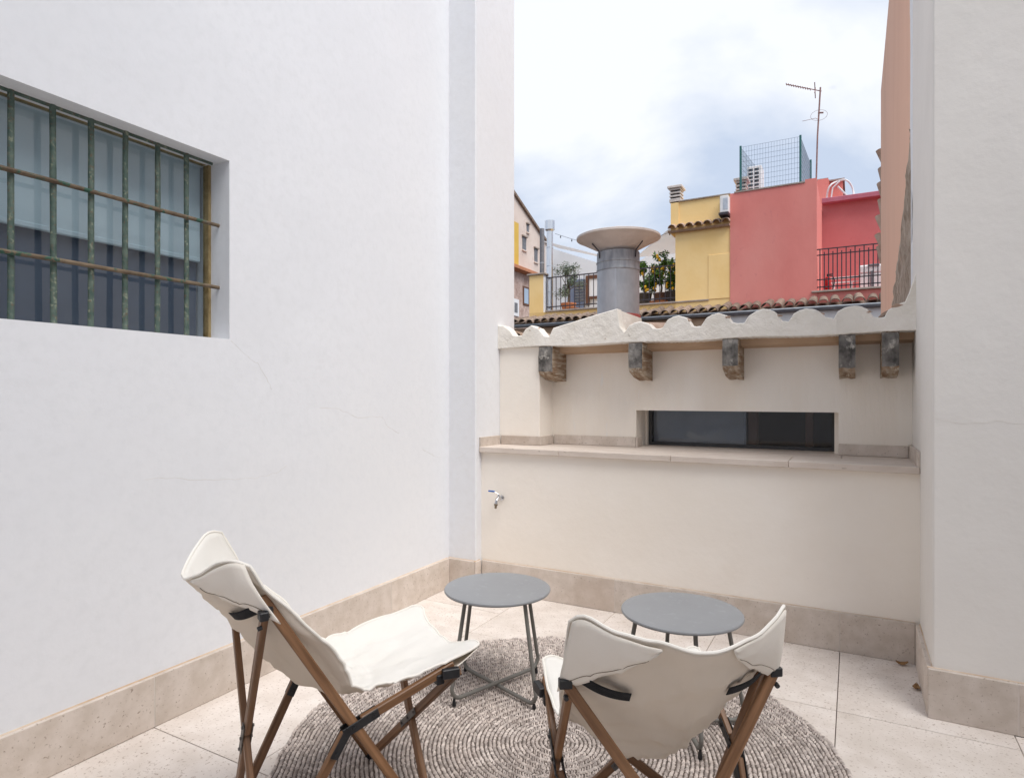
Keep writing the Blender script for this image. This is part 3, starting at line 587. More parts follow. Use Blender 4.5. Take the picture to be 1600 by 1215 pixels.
# ================================================================== folding canvas chairs
def cr(pts, n):
    """Catmull-Rom through points -> n samples (numpy)"""
    P = np.array(pts, float); P = np.vstack([2*P[0]-P[1], P, 2*P[-1]-P[-2]]); k = len(pts)-1; out = []
    for t in np.linspace(0, k, n):
        i = min(int(t), k-1); s_ = t-i; a, b, c, d = P[i:i+4]
        out.append(.5*((2*b)+(-a+c)*s_+(2*a-5*b+4*c-d)*s_**2+(-a+3*b-3*c+d)*s_**3))
    return np.array(out)
def chair(lab, pose, S, seed, cv):
    rnd = random.Random(seed)
    t = thing('folding_chair', lab, 'chair', (pose[0], pose[1], .0145), pose[2], 'wooden folding chairs with canvas slings')
    G = -.0145
    A3 = lambda sd, s_: Vector((sd*(S['wbt']+(S['wff']-S['wbt'])*s_), S['ybt']+(S['yff']-S['ybt'])*s_, S['zbt']+G+(.0-S['zbt'])*s_))
    FT = lambda sd: Vector((sd*S['wft'], S['yft'], S['zft']+G)); BF = lambda sd: Vector((sd*S['wbf'], 0, .004)); FF = lambda sd: Vector((sd*S['wff'], S['yff'], .004))
    K_ = lambda sd: A3(sd, S['s'])+Vector((0, -S['dk'], -S['dk']*.45))
    CT = lambda sd: Vector((sd*(S['wbt']+S['cx']), S['ybt']+S['cy'], S['zbt']+G)); ET = lambda sd: Vector((sd*(S['wft']+S['ex']), S['yft']+S['ey'], S['zft']+G))
    W, Tk = .026, .0175
    def pole(a, b, ref, foot=False, w=W, tk=Tk):
        a, b = Vector(a), Vector(b); d = (b-a); L = d.length; d.normalize(); u = Vector(ref); u = (u-d*u.dot(d)).normalized(); q = d.cross(u)
        Mx = Matrix.Translation(a) @ Matrix((u, q, d)).transposed().to_4x4()
        o = obj('pole', mesh('pole', MB().box(-w/2, w/2, -tk/2, tk/2, 0, L, .0028), 'wood'), t, Mx)
        if foot: mk('rubber_foot', MB().box(-w/2-.001, w/2+.001, -tk/2-.001, tk/2+.001, L-.022, L+.001, .003), 'blackmetal', o)
        return o
    X, Yv, Z = Vector((1, 0, 0)), Vector((0, 1, 0)), Vector((0, 0, 1))
    ext_b, ext_f = cv['eb'], cv['ef']
    dA = lambda sd: (A3(sd, 0)-A3(sd, 1)).normalized()
    dB = lambda sd: (FT(sd)-K_(sd)).normalized()
    for sd in (1, -1):
        n_in = X
        pole(A3(sd, 0)+dA(sd)*.045, FF(sd), Yv, True)                       # long back-to-front rail
        k = K_(sd); ctr = A3(sd, S['s']); du = dB(sd); dl = (BF(sd)-k).normalized()
        pole(FT(sd)+du*.035, ctr+du*.026, Z)                                # seat rail
        pole(k+dl*.006, BF(sd), Yv, True)                                          # rear lower leg
        for s2 in (1, -1):                                                         # elbow plates either side
            offx = X*s2*(Tk/2+.0025)
            m_ = MB().bar(ctr+du*.075+offx, k-du*.012+offx, .026, .003, Z, .001).bar(k-dl*.01+offx*1.0+X*s2*.0006, k+dl*.075+offx+X*s2*.0006, .024, .003, Yv, .001)
            for p_ in (ctr+du*.06, ctr, k+dl*.06):
                m_.tube([p_+offx, p_+offx+X*s2*.005], .005, 8)
            mk('elbow_bracket', m_, 'blackmetal', t)
        # corner hubs
        bt = A3(sd, .0)
        m_ = MB().bar(bt+dA(sd)*.006+X*sd*.013, CT(sd)+X*sd*.004+Vector((0, 0, .0)), .022, .016, Z, .002).bar(CT(sd)+Vector((0, -.003, .010)), CT(sd)+Vector((0, -.003, -.012)), .031, .022, X, .002)
        m_.tube([CT(sd)+Vector((0, -.006, -.03)), CT(sd)+Vector((0, -.017, -.033))], .006, 8)
        mk('corner_hub', m_, 'blackmetal', t)
        ft = FT(sd)
        m_ = MB().bar(ft-du*.012+X*sd*.013, ET(sd)+Vector((0, 0, -.004)), .028, .020, Z, .002).bar(ft-du*.015-X*sd*.0, ft-du*.015+Vector((0, 0, -.03)), .026, .026, X, .003)
        mk('corner_hub', m_, 'blackmetal', t)
    def cross(top, foot, yoff):
        """crossing pair: one pole whole, the other in two lengths joined by a metal link"""
        aL, aR = top(-1), top(1); fL, fR = foot(-1), foot(1)
        pole(aL, fR, X, True)
        n_ = Vector((0, yoff, 0)); d = (fL-aR); L = d.length; d.normalize()
        # crossing parameter
        s0 = (aR.x-aL.x)/((aR.x-aL.x)+(fR.x-fL.x)); p = aR+(fL-aR)*s0
        pole(aR, p-d*.022, X); pole(p+d*.022, fL, X, True)
        m_ = MB()
        for s2 in (1, -1):
            o2 = n_.normalized()*s2*(Tk/2+.0025) if False else Vector((0, s2*(Tk/2+.003), 0))
            m_.bar(p-d*.055+o2, p+d*.055+o2, .022, .003, X, .001)
            for q in (-.045, 0, .045): m_.tube([p+d*q+o2, p+d*q+o2*1.45], .0045, 8)
        mk('cross_link', m_, 'greymetal', t)
    cross(CT, BF, -1); cross(ET, FF, 1)
    # ---- canvas sling
    Tt = A3(1, 0)+dA(1)*ext_b; Fr = FT(1)+dB(1)*ext_f+Vector((0, 0, .012)); kk = K_(1); ft = FT(1)
    a05, a28 = A3(1, .05), A3(1, .27)
    lp = lambda a, b, s_: a+(b-a)*s_
    side = [Tt+Vector((.022, .020, .010)), a05+Vector((.016, .028, .017)), a28+Vector((-.006, .044+cv['sz']*.12, .034+cv['sz']*.12)), kk+Vector((-.012, cv['sy'], cv['sz'])), lp(kk, ft, .38)+Vector((-.012, .0, .058)), lp(kk, ft, .80)+Vector((0, 0, .034)), Fr]
    cen = [Vector((0, Tt.y-cv['bk'], Tt.z-cv['dn'])), Vector((0, a05.y-cv['bk']+.004, a05.z-.035)), Vector((0, a28.y-cv['bk']+cv['b2'], a28.z-.012)), Vector((0, kk.y-cv['cy0'], kk.z+cv['cz0'])), Vector((0, kk.y+.10, kk.z-.004+cv['cz0'])), Vector((0, ft.y-.11, ft.z-.034)), Vector((0, Fr.y-.042, Fr.z-.05))]
    NV, NU = 64, 37
    Sd = cr([tuple(p) for p in side], 401); Cn = cr([tuple(p) for p in cen], 401)
    def surf(u, v, ns=1.):
        au = abs(u); e = max(0, (au-.78)/.22)
        v2 = v+(.030*e**3)*(1-2*v)*(1 if abs(v-.5) > .3 else max(0, (abs(v-.5)-.1)/.2))
        i = v2*400; i0 = min(int(i), 399); fr_ = i-i0
        s_ = Sd[i0]*(1-fr_)+Sd[i0+1]*fr_; c_ = Cn[i0]*(1-fr_)+Cn[i0+1]*fr_
        pw = 1.85+.1*math.sin(math.pi*min(1, v*1.15)); w = au**pw
        y, z = c_[1]+(s_[1]-c_[1])*w, c_[2]+(s_[2]-c_[2])*w
        x = u*s_[0]*(1-.03*math.sin(math.pi*au)*0)
        nz = mnoise.noise(Vector((u*2.3+seed, v*5.0, seed*1.7)))*.013+mnoise.noise(Vector((u*5+seed, v*11, 4.)))*.0045
        rg = 1-abs(mnoise.noise(Vector((u*2.2+v*3.0+seed, v*6-u*1.5, 9.)))*2.2); nz -= .012*max(0, rg)**4*(1-.5*au)*min(1, v/.08, (1-v)/.08)        # soft creases
        rg = 1-abs(mnoise.noise(Vector((u*3.4-v*4+seed*2, v*5+u*2, 2.)))*2.6); nz -= .008*max(0, rg)**5*min(1, v/.08, (1-v)/.08)
        # tension folds running out of the corners
        nz += .006*math.sin((au*9-v*26)+seed)*max(0, 1-abs(v-.10)/.13)*au+.006*math.sin(au*11+v*22+seed)*max(0, 1-abs(v-.90)/.14)*au
        nz *= ns
        return Vector((x, y+nz*.5, z+nz))
    def grid(fn, nu, nv):
        m_ = MB(); v_ = [fn(i/(nu-1), j/(nv-1)) for j in range(nv) for i in range(nu)]
        return m_.add(v_, [(j*nu+i, j*nu+i+1, (j+1)*nu+i+1, (j+1)*nu+i) for j in range(nv-1) for i in range(nu-1)])
    def nrm(u, v):
        e = .004; a = surf(u+e if u < .99 else u, v, 0)-surf(u-e if u > -.99 else u, v, 0); b = surf(u, min(1, v+e), 0)-surf(u, max(0, v-e), 0)
        n_ = b.cross(a).normalized()
        return n_      # points to the underside / rear
    c_ = mk('canvas', grid(lambda a, b: surf(2*a-1, b), NU, NV), ['canvas', 'canvas_shaded'], t, True, angle=R(180))
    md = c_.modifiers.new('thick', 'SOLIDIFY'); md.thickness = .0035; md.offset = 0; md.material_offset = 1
    edge = [surf(-1+2*i/40, 0) for i in range(41)]+[surf(1, i/60) for i in range(1, 61)]+[surf(1-2*i/40, 1) for i in range(1, 41)]+[surf(-1, 1-i/60) for i in range(1, 60)]
    mk('hem', MB().tube(edge, .0040, 7, closed=True), 'hem', c_, True)
    for sd in (1, -1):
        # rear corner pocket holding the rail end, with its stitched lower hem
        vp = cv['vp']
        def pk(a, b, grow=0.):
            au = .30+.67*a; vm = vp*a**.8+.002; v_ = .004+vm*b
            bulge = .003+grow+.009*math.sin(math.pi*min(1, b*.9))*math.sin(math.pi*(a*.62+.10))+.032*a**2.5*b+.004*math.sin(a*17+b*9+seed)*b*(1-a)
            return surf(sd*au, v_, .5)+nrm(sd*au, v_)*(bulge+.003)
        p_ = mk('corner_pocket', grid(lambda a, b: pk(a, b), 22, 12), 'canvas_pocket', c_, True, angle=R(180))
        md = p_.modifiers.new('thick', 'SOLIDIFY'); md.thickness = .003; md.offset = 0
        mk('stitching', MB().tube([pk(.12+.86*i/24, .84, .0022) for i in range(25)], .0009, 4), 'stitch', p_)
        def pf(a, b):
            au = .42+.57*a; vm = .115*a**.8+.002; v_ = .996-vm*b
            bulge = .006+.012*math.sin(math.pi*min(1, b*.9))*math.sin(math.pi*(a*.72+.14))+.030*a**2*b
            return surf(sd*au, v_, .5)+nrm(sd*au, v_)*(bulge+.003)
        p_ = mk('corner_pocket', grid(pf, 16, 9), 'canvas_pocket', c_, True, angle=R(180)); md = p_.modifiers.new('thick', 'SOLIDIFY'); md.thickness = .003; md.offset = 0
        # webbing strap
        def stp(a, b):
            au = .88-.44*a; v_ = cv['sv']+.010*a+.011*(b-.5)*2
            return surf(sd*au, v_, 0)+nrm(sd*au, v_)*(.010+.008*math.sin(math.pi*a)+.008*(1-a))
        s_ = mk('strap', grid(stp, 18, 5), 'strap', c_, True); md = s_.modifiers.new('thick', 'SOLIDIFY'); md.thickness = .002
    return t
S1 = dict(wff=.249, yff=.465, wbf=.178, wft=.224, yft=.505, zft=.482, wbt=.199, ybt=.019, zbt=.749, s=.465, dk=.017, cx=.027, cy=-.022, ex=.023, ey=.040)
S2 = dict(wff=.250, yff=.512, wbf=.173, wft=.246, yft=.482, zft=.450, wbt=.243, ybt=.165, zbt=.623, s=.458, dk=.025, cx=.020, cy=-.018, ex=.025, ey=.040)
chair('wooden folding chair with cream canvas sling, the one nearer the barred window wall', (-1.5, 1.1825, -.4695), S1, 3, dict(eb=.180, ef=.158, sy=.035, sz=.105, bk=.085, dn=.085, cy0=.0, cz0=.045, b2=.03, vp=.135, sv=.112))
chair('wooden folding chair with cream canvas sling, the one nearer the plain pillar', (-.300, 1.390, .6245), S2, 11, dict(eb=.222, ef=.11, sy=.035, sz=.150, bk=.072, dn=.072, cy0=.03, cz0=.045, b2=.012, vp=.145, sv=.118))

# dry leaves in the corner
for lab, (x, y, a) in (('curled brown dry leaf in the corner below the cream wall', (.205, 3.545, .3)), ('brown dry leaf lying against the pillar skirting', (.243, 3.285, 1.4))):
    v = []; f = []
    for i in range(6):
        s_ = i/5; w = .016*math.sin(math.pi*(.1+.85*s_)); x_ = (s_-.5)*.052; z = .003+.010*(2*s_-1)**2
        v += [(x_, -w, z+.006), (x_, 0, z), (x_, w, z+.008)]
    for i in range(5): f += [(i*3, i*3+1, i*3+4, i*3+3), (i*3+1, i*3+2, i*3+5, i*3+4)]
    o = mk('dry_leaf', MB().add(v, f), 'leaf', None, True); o.location = (x, y, .0005); o.rotation_euler = (0, 0, a)
    md = o.modifiers.new('thick', 'SOLIDIFY'); md.thickness = .0012
    label(o, lab, 'leaf', 'dry leaves')

# ================================================================== vent on the roof behind the parapet
VC = (-1.727, 5.0); vn = thing('roof_vent', 'thick galvanised vent pipe with wide conical rain cowl on the roof', 'chimney', (VC[0], VC[1], 1.45))
r = .174; B0 = -1.45
P_ = lambda pr: [(a, b-1.45) for a, b in pr]
mk('pipe', MB().lathe(P_([(r, 1.40), (r, 2.33), (r+.002, 2.335)]), (0, 0, 0), 40), 'galv', vn, True)
mk('collar', MB().lathe(P_([(r+.003, 2.33), (r+.007, 2.336), (r+.007, 2.342), (r+.003, 2.347), (r+.003, 2.395), (r+.008, 2.40), (r+.008, 2.408), (r+.003, 2.414), (r+.002, 2.487), (r-.006, 2.488)]), (0, 0, 0), 40), 'galvdark', vn, True)
mk('seam', MB().box(r-.004, r+.004, -.006, .006, -.02, .88), 'galv', vn).rotation_euler = (0, 0, R(-78))
mk('cowl', MB().lathe(P_([(.004, 2.44), (.10, 2.475), (.17, 2.515), (.26, 2.562), (.338, 2.602), (.346, 2.604), (.346, 2.620), (.335, 2.625), (.22, 2.650), (.10, 2.689), (.004, 2.716)]), (0, 0, 0), 48), 'cowl', vn, True)
for k, an in enumerate((-128, -20, 100)):
    c, s_ = math.cos(R(an)), math.sin(R(an)); mk('bracket', MB().tube([(c*(r+.004), s_*(r+.004), 2.43-1.45), (c*(r+.012), s_*(r+.012), 2.49-1.45), (c*.25, s_*.25, 2.545-1.45)], .006, 6), 'iron', vn, True)
mk('flashing', MB().lathe(P_([(r+.03, 1.40), (r+.022, 1.70), (r+.012, 1.96), (r+.003, 1.97)]), (0, 0, 0), 32), 'redpaint', vn, True)

# ================================================================== low house: tiled eave and gutter behind
lh = thing('eave_house', 'low house whose clay tile eave and gutter run beneath the coloured facades', 'house', (-3, 14.6, -8))
mk('wall', MB().box(-11, -2.55, 14.42, 14.99, -8, 3.05), 'tanwall', lh, world=True)
mk('wall', MB().box(-2.55, 2.6, 14.42, 14.99, -8, 2.72), 'redpaint', lh, world=True)
mk('fascia_board', MB().box(-2.55, 2.6, 14.38, 14.44, 2.722, 3.06, .005), 'whiteplastic', lh, world=True)
gut = MB()
v = []; f = []
for x in (-11, 2.6):
    for k in range(9): an = math.pi+math.pi*k/8; v.append((x, 14.31+.075*math.cos(an), 3.135+.075*math.sin(an)))
for k in range(8): f.append((k, k+1, 10+k, 9+k))
go = mk('gutter', gut.add(v, f), 'gutter', lh, True, world=True); md = go.modifiers.new('thick', 'SOLIDIFY'); md.thickness = .008
mk('roof_deck', MB().prism([(14.30, 3.10), (15.0, 3.30), (15.0, 3.22), (14.30, 3.05)], 'x', -11, 2.6), 'tile', lh, world=True)
tiles = [mesh('roof_tile', barrel(.72, .098+.004*k, .085), 'tile', True) for k in range(3)]
x = -8.6
while x < 2.4:
    t_ = obj('roof_tile', tiles[random.randrange(3)], lh); t_.location = Vector((x, 14.25+random.uniform(-.02, .02), 3.165+random.uniform(-.012, .012)))-lh.location; t_.rotation_euler = (R(15.5+random.uniform(-2, 2)), random.uniform(-.06, .06), random.uniform(-.05, .05))
    x += .218+random.uniform(-.008, .008)

# ================================================================== yellow house and its terrace
yh = thing('yellow_house', 'ochre yellow house with clay tile band and railed roof terrace', 'house', (-4.5, 17, -8))
mk('wall', MB().box(-3.75, -2.49, 15.0, 19.5, -8, 5.30), 'yellow', yh, world=True)
mk('upper_wall', MB().box(-3.67, -2.49, 15.02, 19.5, 5.30, 5.93).box(-3.86, -3.67, 14.995, 15.4, 5.18, 5.92), 'yellow', yh, world=True)
mk('shallow_panel', MB().box(-2.98, -2.495, 14.985, 15.0, 3.55, 4.58, .004), 'yellow', yh, world=True)
mk('coping', MB().box(-3.67, -2.49, 14.98, 15.2, 5.93, 5.955), 'coping', yh, world=True)
tile_s = mesh('roof_tile', barrel(.28, .092, .085), 'tilelight', True)
for k in range(7):
    t_ = obj('roof_tile', tile_s, yh); t_.location = Vector((-3.80+.205*k, 14.83, 5.27))-yh.location; t_.rotation_euler = (R(18), math.pi if False else 0, 0)
mk('tile_bed', MB().prism([(14.86, 5.225), (15.02, 5.27), (15.02, 5.20), (14.9, 5.19)], 'x', -3.9, -2.49), 'tilelight', yh, world=True)
mk('terrace_base', MB().box(-7.68, -3.752, 15.0, 20.5, -8, 3.52), 'yellowdirty', yh, world=True)
mk('terrace_edge', MB().box(-7.2, -3.752, 14.97, 15.06, 3.521, 3.56, .005).box(-3.752, -2.97, 14.975, 15.0, 3.52, 3.555, .004), 'coping', yh, world=True)
pp = mk('corner_pier', MB().box(-7.68, -7.262, 15.0, 15.34, 3.521, 4.53), 'yellow', yh, world=True)
mk('white_side', MB().box(-7.262, -7.25, 15.003, 15.34, 3.521, 4.528), 'whitehouse', pp, world=True)
mk('pier_cap', MB().box(-7.74, -7.20, 14.95, 15.4, 4.531, 4.575, .006), 'coping', pp, world=True)
# terrace house at the back
mk('rear_wall', MB().prism([(-9.6, 3.52), (-3.4, 3.52), (-3.4, 6.5), (-5.2, 6.25), (-6.4, 5.6), (-7.6, 5.80), (-9.6, 6.6)], 'y', 20, 20.4), 'whitehouse', yh, world=True)
dr = mk('terrace_door', MB().box(-8.70, -8.10, 19.94, 20.0, 3.53, 5.30), 'darkroom', yh, world=True)
for k in range(7): mk('louvre', MB().box(-8.45, -8.12, 19.91, 19.94, 4.55+.1*k, 4.62+.1*k), 'darkflue', dr, world=True)
wd = mk('window', MB().box(-8.04, -7.92, 19.92, 20.0, 4.4, 5.40).box(-7.92, -7.2, 19.92, 20.0, 5.28, 5.40).box(-7.92, -7.2, 19.92, 20.0, 4.60, 4.68), 'brownwood', yh, world=True)
mk('pane', MB().box(-7.92, -7.2, 19.95, 19.99, 4.68, 5.28), 'sail', wd, world=True)
rl = thing('terrace_railing', 'black iron railing along the terrace of the yellow house', 'railing', (-5.4, 15.06, 3.56))
for xa, xb, zt in ((-7.20, -3.76, 4.44),):
    for z in (zt, 3.66): mk('rail', MB().box(xa, xb, 15.05, 15.075, z-.014, z+.014), 'iron', rl, world=True)
bal = mesh('baluster', MB().box(-.008, .008, -.008, .008, 0, .88), 'iron')
x = -7.18
while x < -3.75:
    b_ = obj('baluster', bal, rl); b_.location = Vector((x, 15.0625, 3.561))-rl.location; x += .132
solo('shade_sail', MB().hull([(-8.9, 18.2, 6.32), (-8.88, 18.2, 6.34), (-5.6, 17.0, 5.05), (-5.6, 17.0, 5.07), (-9.0, 19.8, 6.42), (-9.0, 19.8, 6.44)]), 'sailcloth', 'white shade sail stretched over the terrace beside the steel flue', 'shade sail', (-8, 18.5, 6))
solo('shade_sail', MB().hull([(-5.6, 17.8, 5.35), (-5.6, 17.8, 5.37), (-3.92, 15.3, 5.42), (-3.92, 15.3, 5.44), (-3.8, 19.2, 5.65), (-3.8, 19.2, 5.67)]), 'sailcloth', 'white shade sail tied to the yellow house above the lemon trees', 'shade sail', (-4.5, 17.5, 5.5))
solo('garden_sofa', MB().box(-7.0, -5.1, 17.6, 18.3, 3.525, 3.95, .05).box(-7.0, -5.1, 18.1, 18.4, 3.9, 4.22, .06), 'sail', 'low white sofa on the roof terrace behind the railing', 'sofa', (-6, 18, 3.52))
st = thing('string_lights', 'thin wire of small bulbs strung across the roof terrace', 'string lights', (-5.6, 16, 5.2))
pts = [(-7.15+3.3*s_/20, 15.5, 5.72-.35*math.sin(math.pi*s_/20)-.0*s_-.016*s_) for s_ in range(21)]
mk('wire', MB().tube(pts, .006, 4), 'iron', st, world=True)
for k in range(1, 20, 2): mk('bulb', MB().lathe([(.004, 0), (.02, -.03), (.016, -.06), (.003, -.075)], pts[k], 6), 'darkflue', st, world=True)

fl = thing('steel_flue', 'shiny stainless steel flue with drum cap on the yellow pier', 'chimney', (-7.165, 15.2, 3.56))
mk('pipe', MB().lathe([(.085, 0), (.085, 2.2)], (0, 0, 0), 20), 'steel', fl, True)
mk('cap', MB().lathe([(.086, 2.15), (.132, 2.19), (.132, 2.43), (.09, 2.435)], (0, 0, 0), 20), 'steel', fl, True)
for z in (.5, 1.2, 1.7): mk('band', MB().lathe([(.086, z), (.089, z+.003), (.089, z+.022), (.086, z+.025)], (0, 0, 0), 20), 'galv', fl, True)
df = thing('dark_flue', 'plain dark grey flue standing behind the stainless one', 'chimney', (-8.76, 18, 3.52))
mk('pipe', MB().lathe([(.075, 0), (.075, 3.12), (.06, 3.13)], (0, 0, 0), 14), 'darkflue', df, True)
mk('band', MB().lathe([(.078, 2.0), (.08, 2.01), (.08, 2.03), (.078, 2.04)], (0, 0, 0), 14), 'galvdark', df, True)

def leaf_cloud(centres, n, L_, W_, rnd, droop=.2):
    m_ = MB()
    for _ in range(n):
        c, rad = rnd.choice(centres)
        d = Vector((rnd.gauss(0, 1), rnd.gauss(0, 1), rnd.gauss(0, 1))).normalized()*rad*(rnd.random()**.45)
        p = Vector(c)+d; ax = Vector((rnd.gauss(0, 1), rnd.gauss(0, 1), rnd.gauss(0, .8)-droop)).normalized()
        sdv = ax.cross(Vector((rnd.gauss(0, 1), rnd.gauss(0, 1), rnd.gauss(0, 1)))).normalized(); l, w = L_*rnd.uniform(.7, 1.3), W_*rnd.uniform(.7, 1.3)
        nn = ax.cross(sdv)*l*.12
        m_.add([p-ax*l, p+sdv*w+nn, p+ax*l, p-sdv*w+nn], [(0, 1, 2), (0, 2, 3)])
    return m_
rr = random.Random(5)
ol = thing('olive_tree', 'small grey green olive tree in a pot behind the railing', 'tree', (-6.86, 15.75, 3.52))
pot = mk('pot', MB().lathe([(.14, 0), (.20, .26), (.215, .27), (.215, .31), (.18, .31), (.17, .28)], (0, 0, 0), 18), 'terracotta', ol, True)
tr = MB().tube([(0, 0, .25), (.02, .01, .5), (-.01, 0, .75), (.03, 0, .95)], [.04, .035, .032, .028], 8)
cs = []
for k in range(16):
    a = rr.uniform(0, 6.28); rad = rr.uniform(.08, .40); h = rr.uniform(.55, 1.35)*1.0
    c = (math.cos(a)*rad, math.sin(a)*rad*.8, h); cs.append((c, rr.uniform(.10, .18))); tr.tube([(.0, 0, .62+.1*rr.random()), (c[0]*.5, c[1]*.5, (h+.7)/2), c], [.014, .009, .004], 5)
mk('trunk', tr, 'bark', ol, True); mk('crown', leaf_cloud(cs, 1500, .042, .010, rr), 'oliveleaf', ol)
for i, (lab, x, y, potm, n, hh) in enumerate((('potted lemon tree full of yellow fruit beside the vent pipe', -4.72, 15.7, 'darkpot', 7, 1.25), ('tallest potted lemon tree with fruit, middle one on the terrace', -4.33, 15.85, 'brownpot', 9, 1.38), ('potted lemon tree with fruit against the yellow house', -3.97, 15.7, 'darkpot', 6, 1.15))):
    lt = thing('lemon_tree', lab, 'tree', (x, y, 3.52), 0, 'potted lemon trees on the roof terrace')
    mk('pot', MB().lathe([(.13, 0), (.19, .36), (.20, .37), (.20, .40), (.17, .40), (.16, .37)], (0, 0, 0), 18), potm, lt, True)
    tr = MB().tube([(0, 0, .35), (.02, .0, .55), (-.01, .01, .75)], [.028, .024, .02], 8); cs = []
    for k in range(15):
        a = rr.uniform(0, 6.28); rad = rr.uniform(.04, .30); h = rr.uniform(.52, hh); c = (math.cos(a)*rad, math.sin(a)*rad, h)
        cs.append((c, rr.uniform(.09, .16))); tr.tube([(0, 0, .62), (c[0]*.5, c[1]*.5, (h+.65)/2), c], [.012, .008, .004], 5)
    mk('trunk', tr, 'bark', lt, True); mk('crown', leaf_cloud(cs, 760, .048, .021, rr), 'lemonleaf', lt)
    lem = mesh('lemon', MB().lathe([(.002, -.045), (.018, -.035), (.032, -.012), (.034, .008), (.022, .032), (.008, .042), (.002, .046)], (0, 0, 0), 10), 'lemon', True)
    for k in range(n*2):
        c, rad = rr.choice(cs); a = rr.uniform(-2.6, -.5)
        l_ = obj('lemon', lem, lt); l_.location = (c[0]+math.cos(a)*rad*.9, c[1]+math.sin(a)*rad*.95, c[2]-.05+rr.uniform(-.08, .05)); l_.rotation_euler = (rr.uniform(-.4, .4), rr.uniform(-.4, .4), 0)
solo('planter_bowl', MB().lathe([(.12, 0), (.22, .10), (.23, .12), (.20, .12), (.18, .10)], (-4.25, 15.35, 3.521), 20), 'terracotta', 'wide low terracotta bowl in front of the lemon trees', 'planter', (-4.25, 15.35, 3.521), True)
solo('planter_bowl', MB().lathe([(.12, 0), (.19, .07), (.20, .09), (.17, .09), (.15, .07)], (-6.55, 15.3, 3.521), 20), 'terracotta', 'small terracotta bowl at the foot of the olive tree', 'planter', (-6.55, 15.3, 3.521), True)

# louvred brick chimney pots
def louvred(lab, x0, x1, y0, y1, z0, z1, mat='brickpale'):
    t = thing('brick_chimney', lab, 'chimney', ((x0+x1)/2, (y0+y1)/2, z0)); n = 4; h = (z1-z0-.06)/n
    mk('core', MB().box(x0+.05, x1-.05, y0+.05, y1-.05, z0, z1-.05), 'darkslot', t, world=True)
    for k in range(n): mk('brick_course', MB().box(x0+.02, x1-.02, y0+.02, y1-.02, z0+k*h+.035, z0+(k+1)*h-.005, .006), mat, t, world=True)
    mk('base', MB().box(x0+.02, x1-.02, y0+.02, y1-.02, z0, z0+.034), mat, t, world=True)
    mk('cap', MB().box(x0-.02, x1+.02, y0-.02, y1+.02, z1-.06, z1, .008), mat, t, world=True)
louvred('pale louvred brick chimney at the left corner of the yellow house', -3.92, -3.61, 14.99, 15.35, 5.956, 6.34)
louvred('pale louvred brick chimney on the pink house beside the wire fence', -2.44, -2.16, 15.25, 15.6, 5.96, 6.36)

# ================================================================== pink house
ph = thing('pink_house', 'rose pink house with flat roof and recessed balcony', 'house', (0, 18, -8))
mk('wall', MB().box(-2.49, -.70, 14.97, 19.5, -8, 5.93), 'pink', ph, world=True)
mk('parapet_end', MB().box(-.93, -.70, 14.972, 15.3, 5.93, 6.0), 'pink', ph, world=True)
mk('coping', MB().box(-2.40, -.93, 14.95, 15.2, 5.931, 5.96), 'coping', ph, world=True)
mk('balcony_base', MB().box(-.70, 3.4, 14.99, 19.5, -8, 3.52), 'pink', ph, world=True)
mk('balcony_edge', MB().box(-.80, 3.4, 14.93, 15.1, 3.521, 3.56, .005), 'coping', ph, world=True)
mk('recess_wall', MB().box(-.70, 3.4, 17.5, 19.5, 3.52, 6.08), 'pinkshaded', ph, world=True)
mk('recess_coping', MB().box(-.698, 3.4, 17.3, 17.8, 6.081, 6.20, .01), 'pinkcoping', ph, world=True)
mk('stair_block', MB().box(-2.45, -.60, 19.5, 22, 3, 7.32), 'pink', ph, world=True)
mk('stair_block', MB().box(-.60, -.27, 19.6, 22, 3, 7.27).box(-.88, -.62, 19.3, 19.49, 6.0, 7.30), 'pink', ph, world=True)
mk('coping', MB().box(-2.5, -.62, 19.45, 22.05, 7.321, 7.36).box(-.6, -.22, 19.5, 22.05, 7.271, 7.31), 'coping', ph, world=True)
rb = thing('balcony_railing', 'dark iron railing of the pink house balcony', 'railing', (.8, 15.02, 3.56))
for z in (4.455, 4.33, 3.80, 3.64): mk('rail', MB().box(-.70, 2.6, 15.0, 15.022, z-.011, z+.011), 'iron', rb, world=True)
b1 = mesh('baluster', MB().box(-.011, .011, -.011, .011, 0, .89), 'iron'); b2 = mesh('baluster', MB().box(-.011, .011, -.011, .011, .0, .83), 'iron')
x = -.64; k = 0
while x < 2.6:
    b_ = obj('baluster', b1 if k % 2 == 0 else b2, rb); b_.location = Vector((x, 15.011, 3.561))-rb.location; x += .083; k += 1
fe = thing('fire_extinguisher', 'red fire extinguisher on the balcony floor', 'fire extinguisher', (-.50, 15.35, 3.52))
mk('cylinder', MB().lathe([(.055, .02), (.062, .03), (.062, .33), (.045, .375), (.018, .39)], (0, 0, 0), 16), 'redgloss', fe, True)
mk('base', MB().lathe([(.075, 0), (.075, .03), (.05, .032)], (0, 0, 0), 16), 'blackmetal', fe, True)
mk('valve', MB().lathe([(.02, .38), (.02, .42), (.012, .425)], (0, 0, 0), 10).box(-.02, .09, -.012, .012, .425, .45, .004), 'blackmetal', fe)
mk('hose', MB().tube([(.03, 0, .41), (.10, 0, .40), (.13, 0, .30), (.12, 0, .18), (.09, 0, .10)], .011, 7), 'blackmetal', fe, True)
cb = thing('storage_box', 'pale pink plastic storage box with dark handle on the balcony', 'box', (.35, 15.9, 3.52))
mk('body', MB().box(-.24, .34, -.2, .2, 0, .45, .02), 'whiteplastic', cb); mk('lid', MB().box(-.25, .35, -.21, .21, .451, .64, .03), 'whiteplastic', cb)
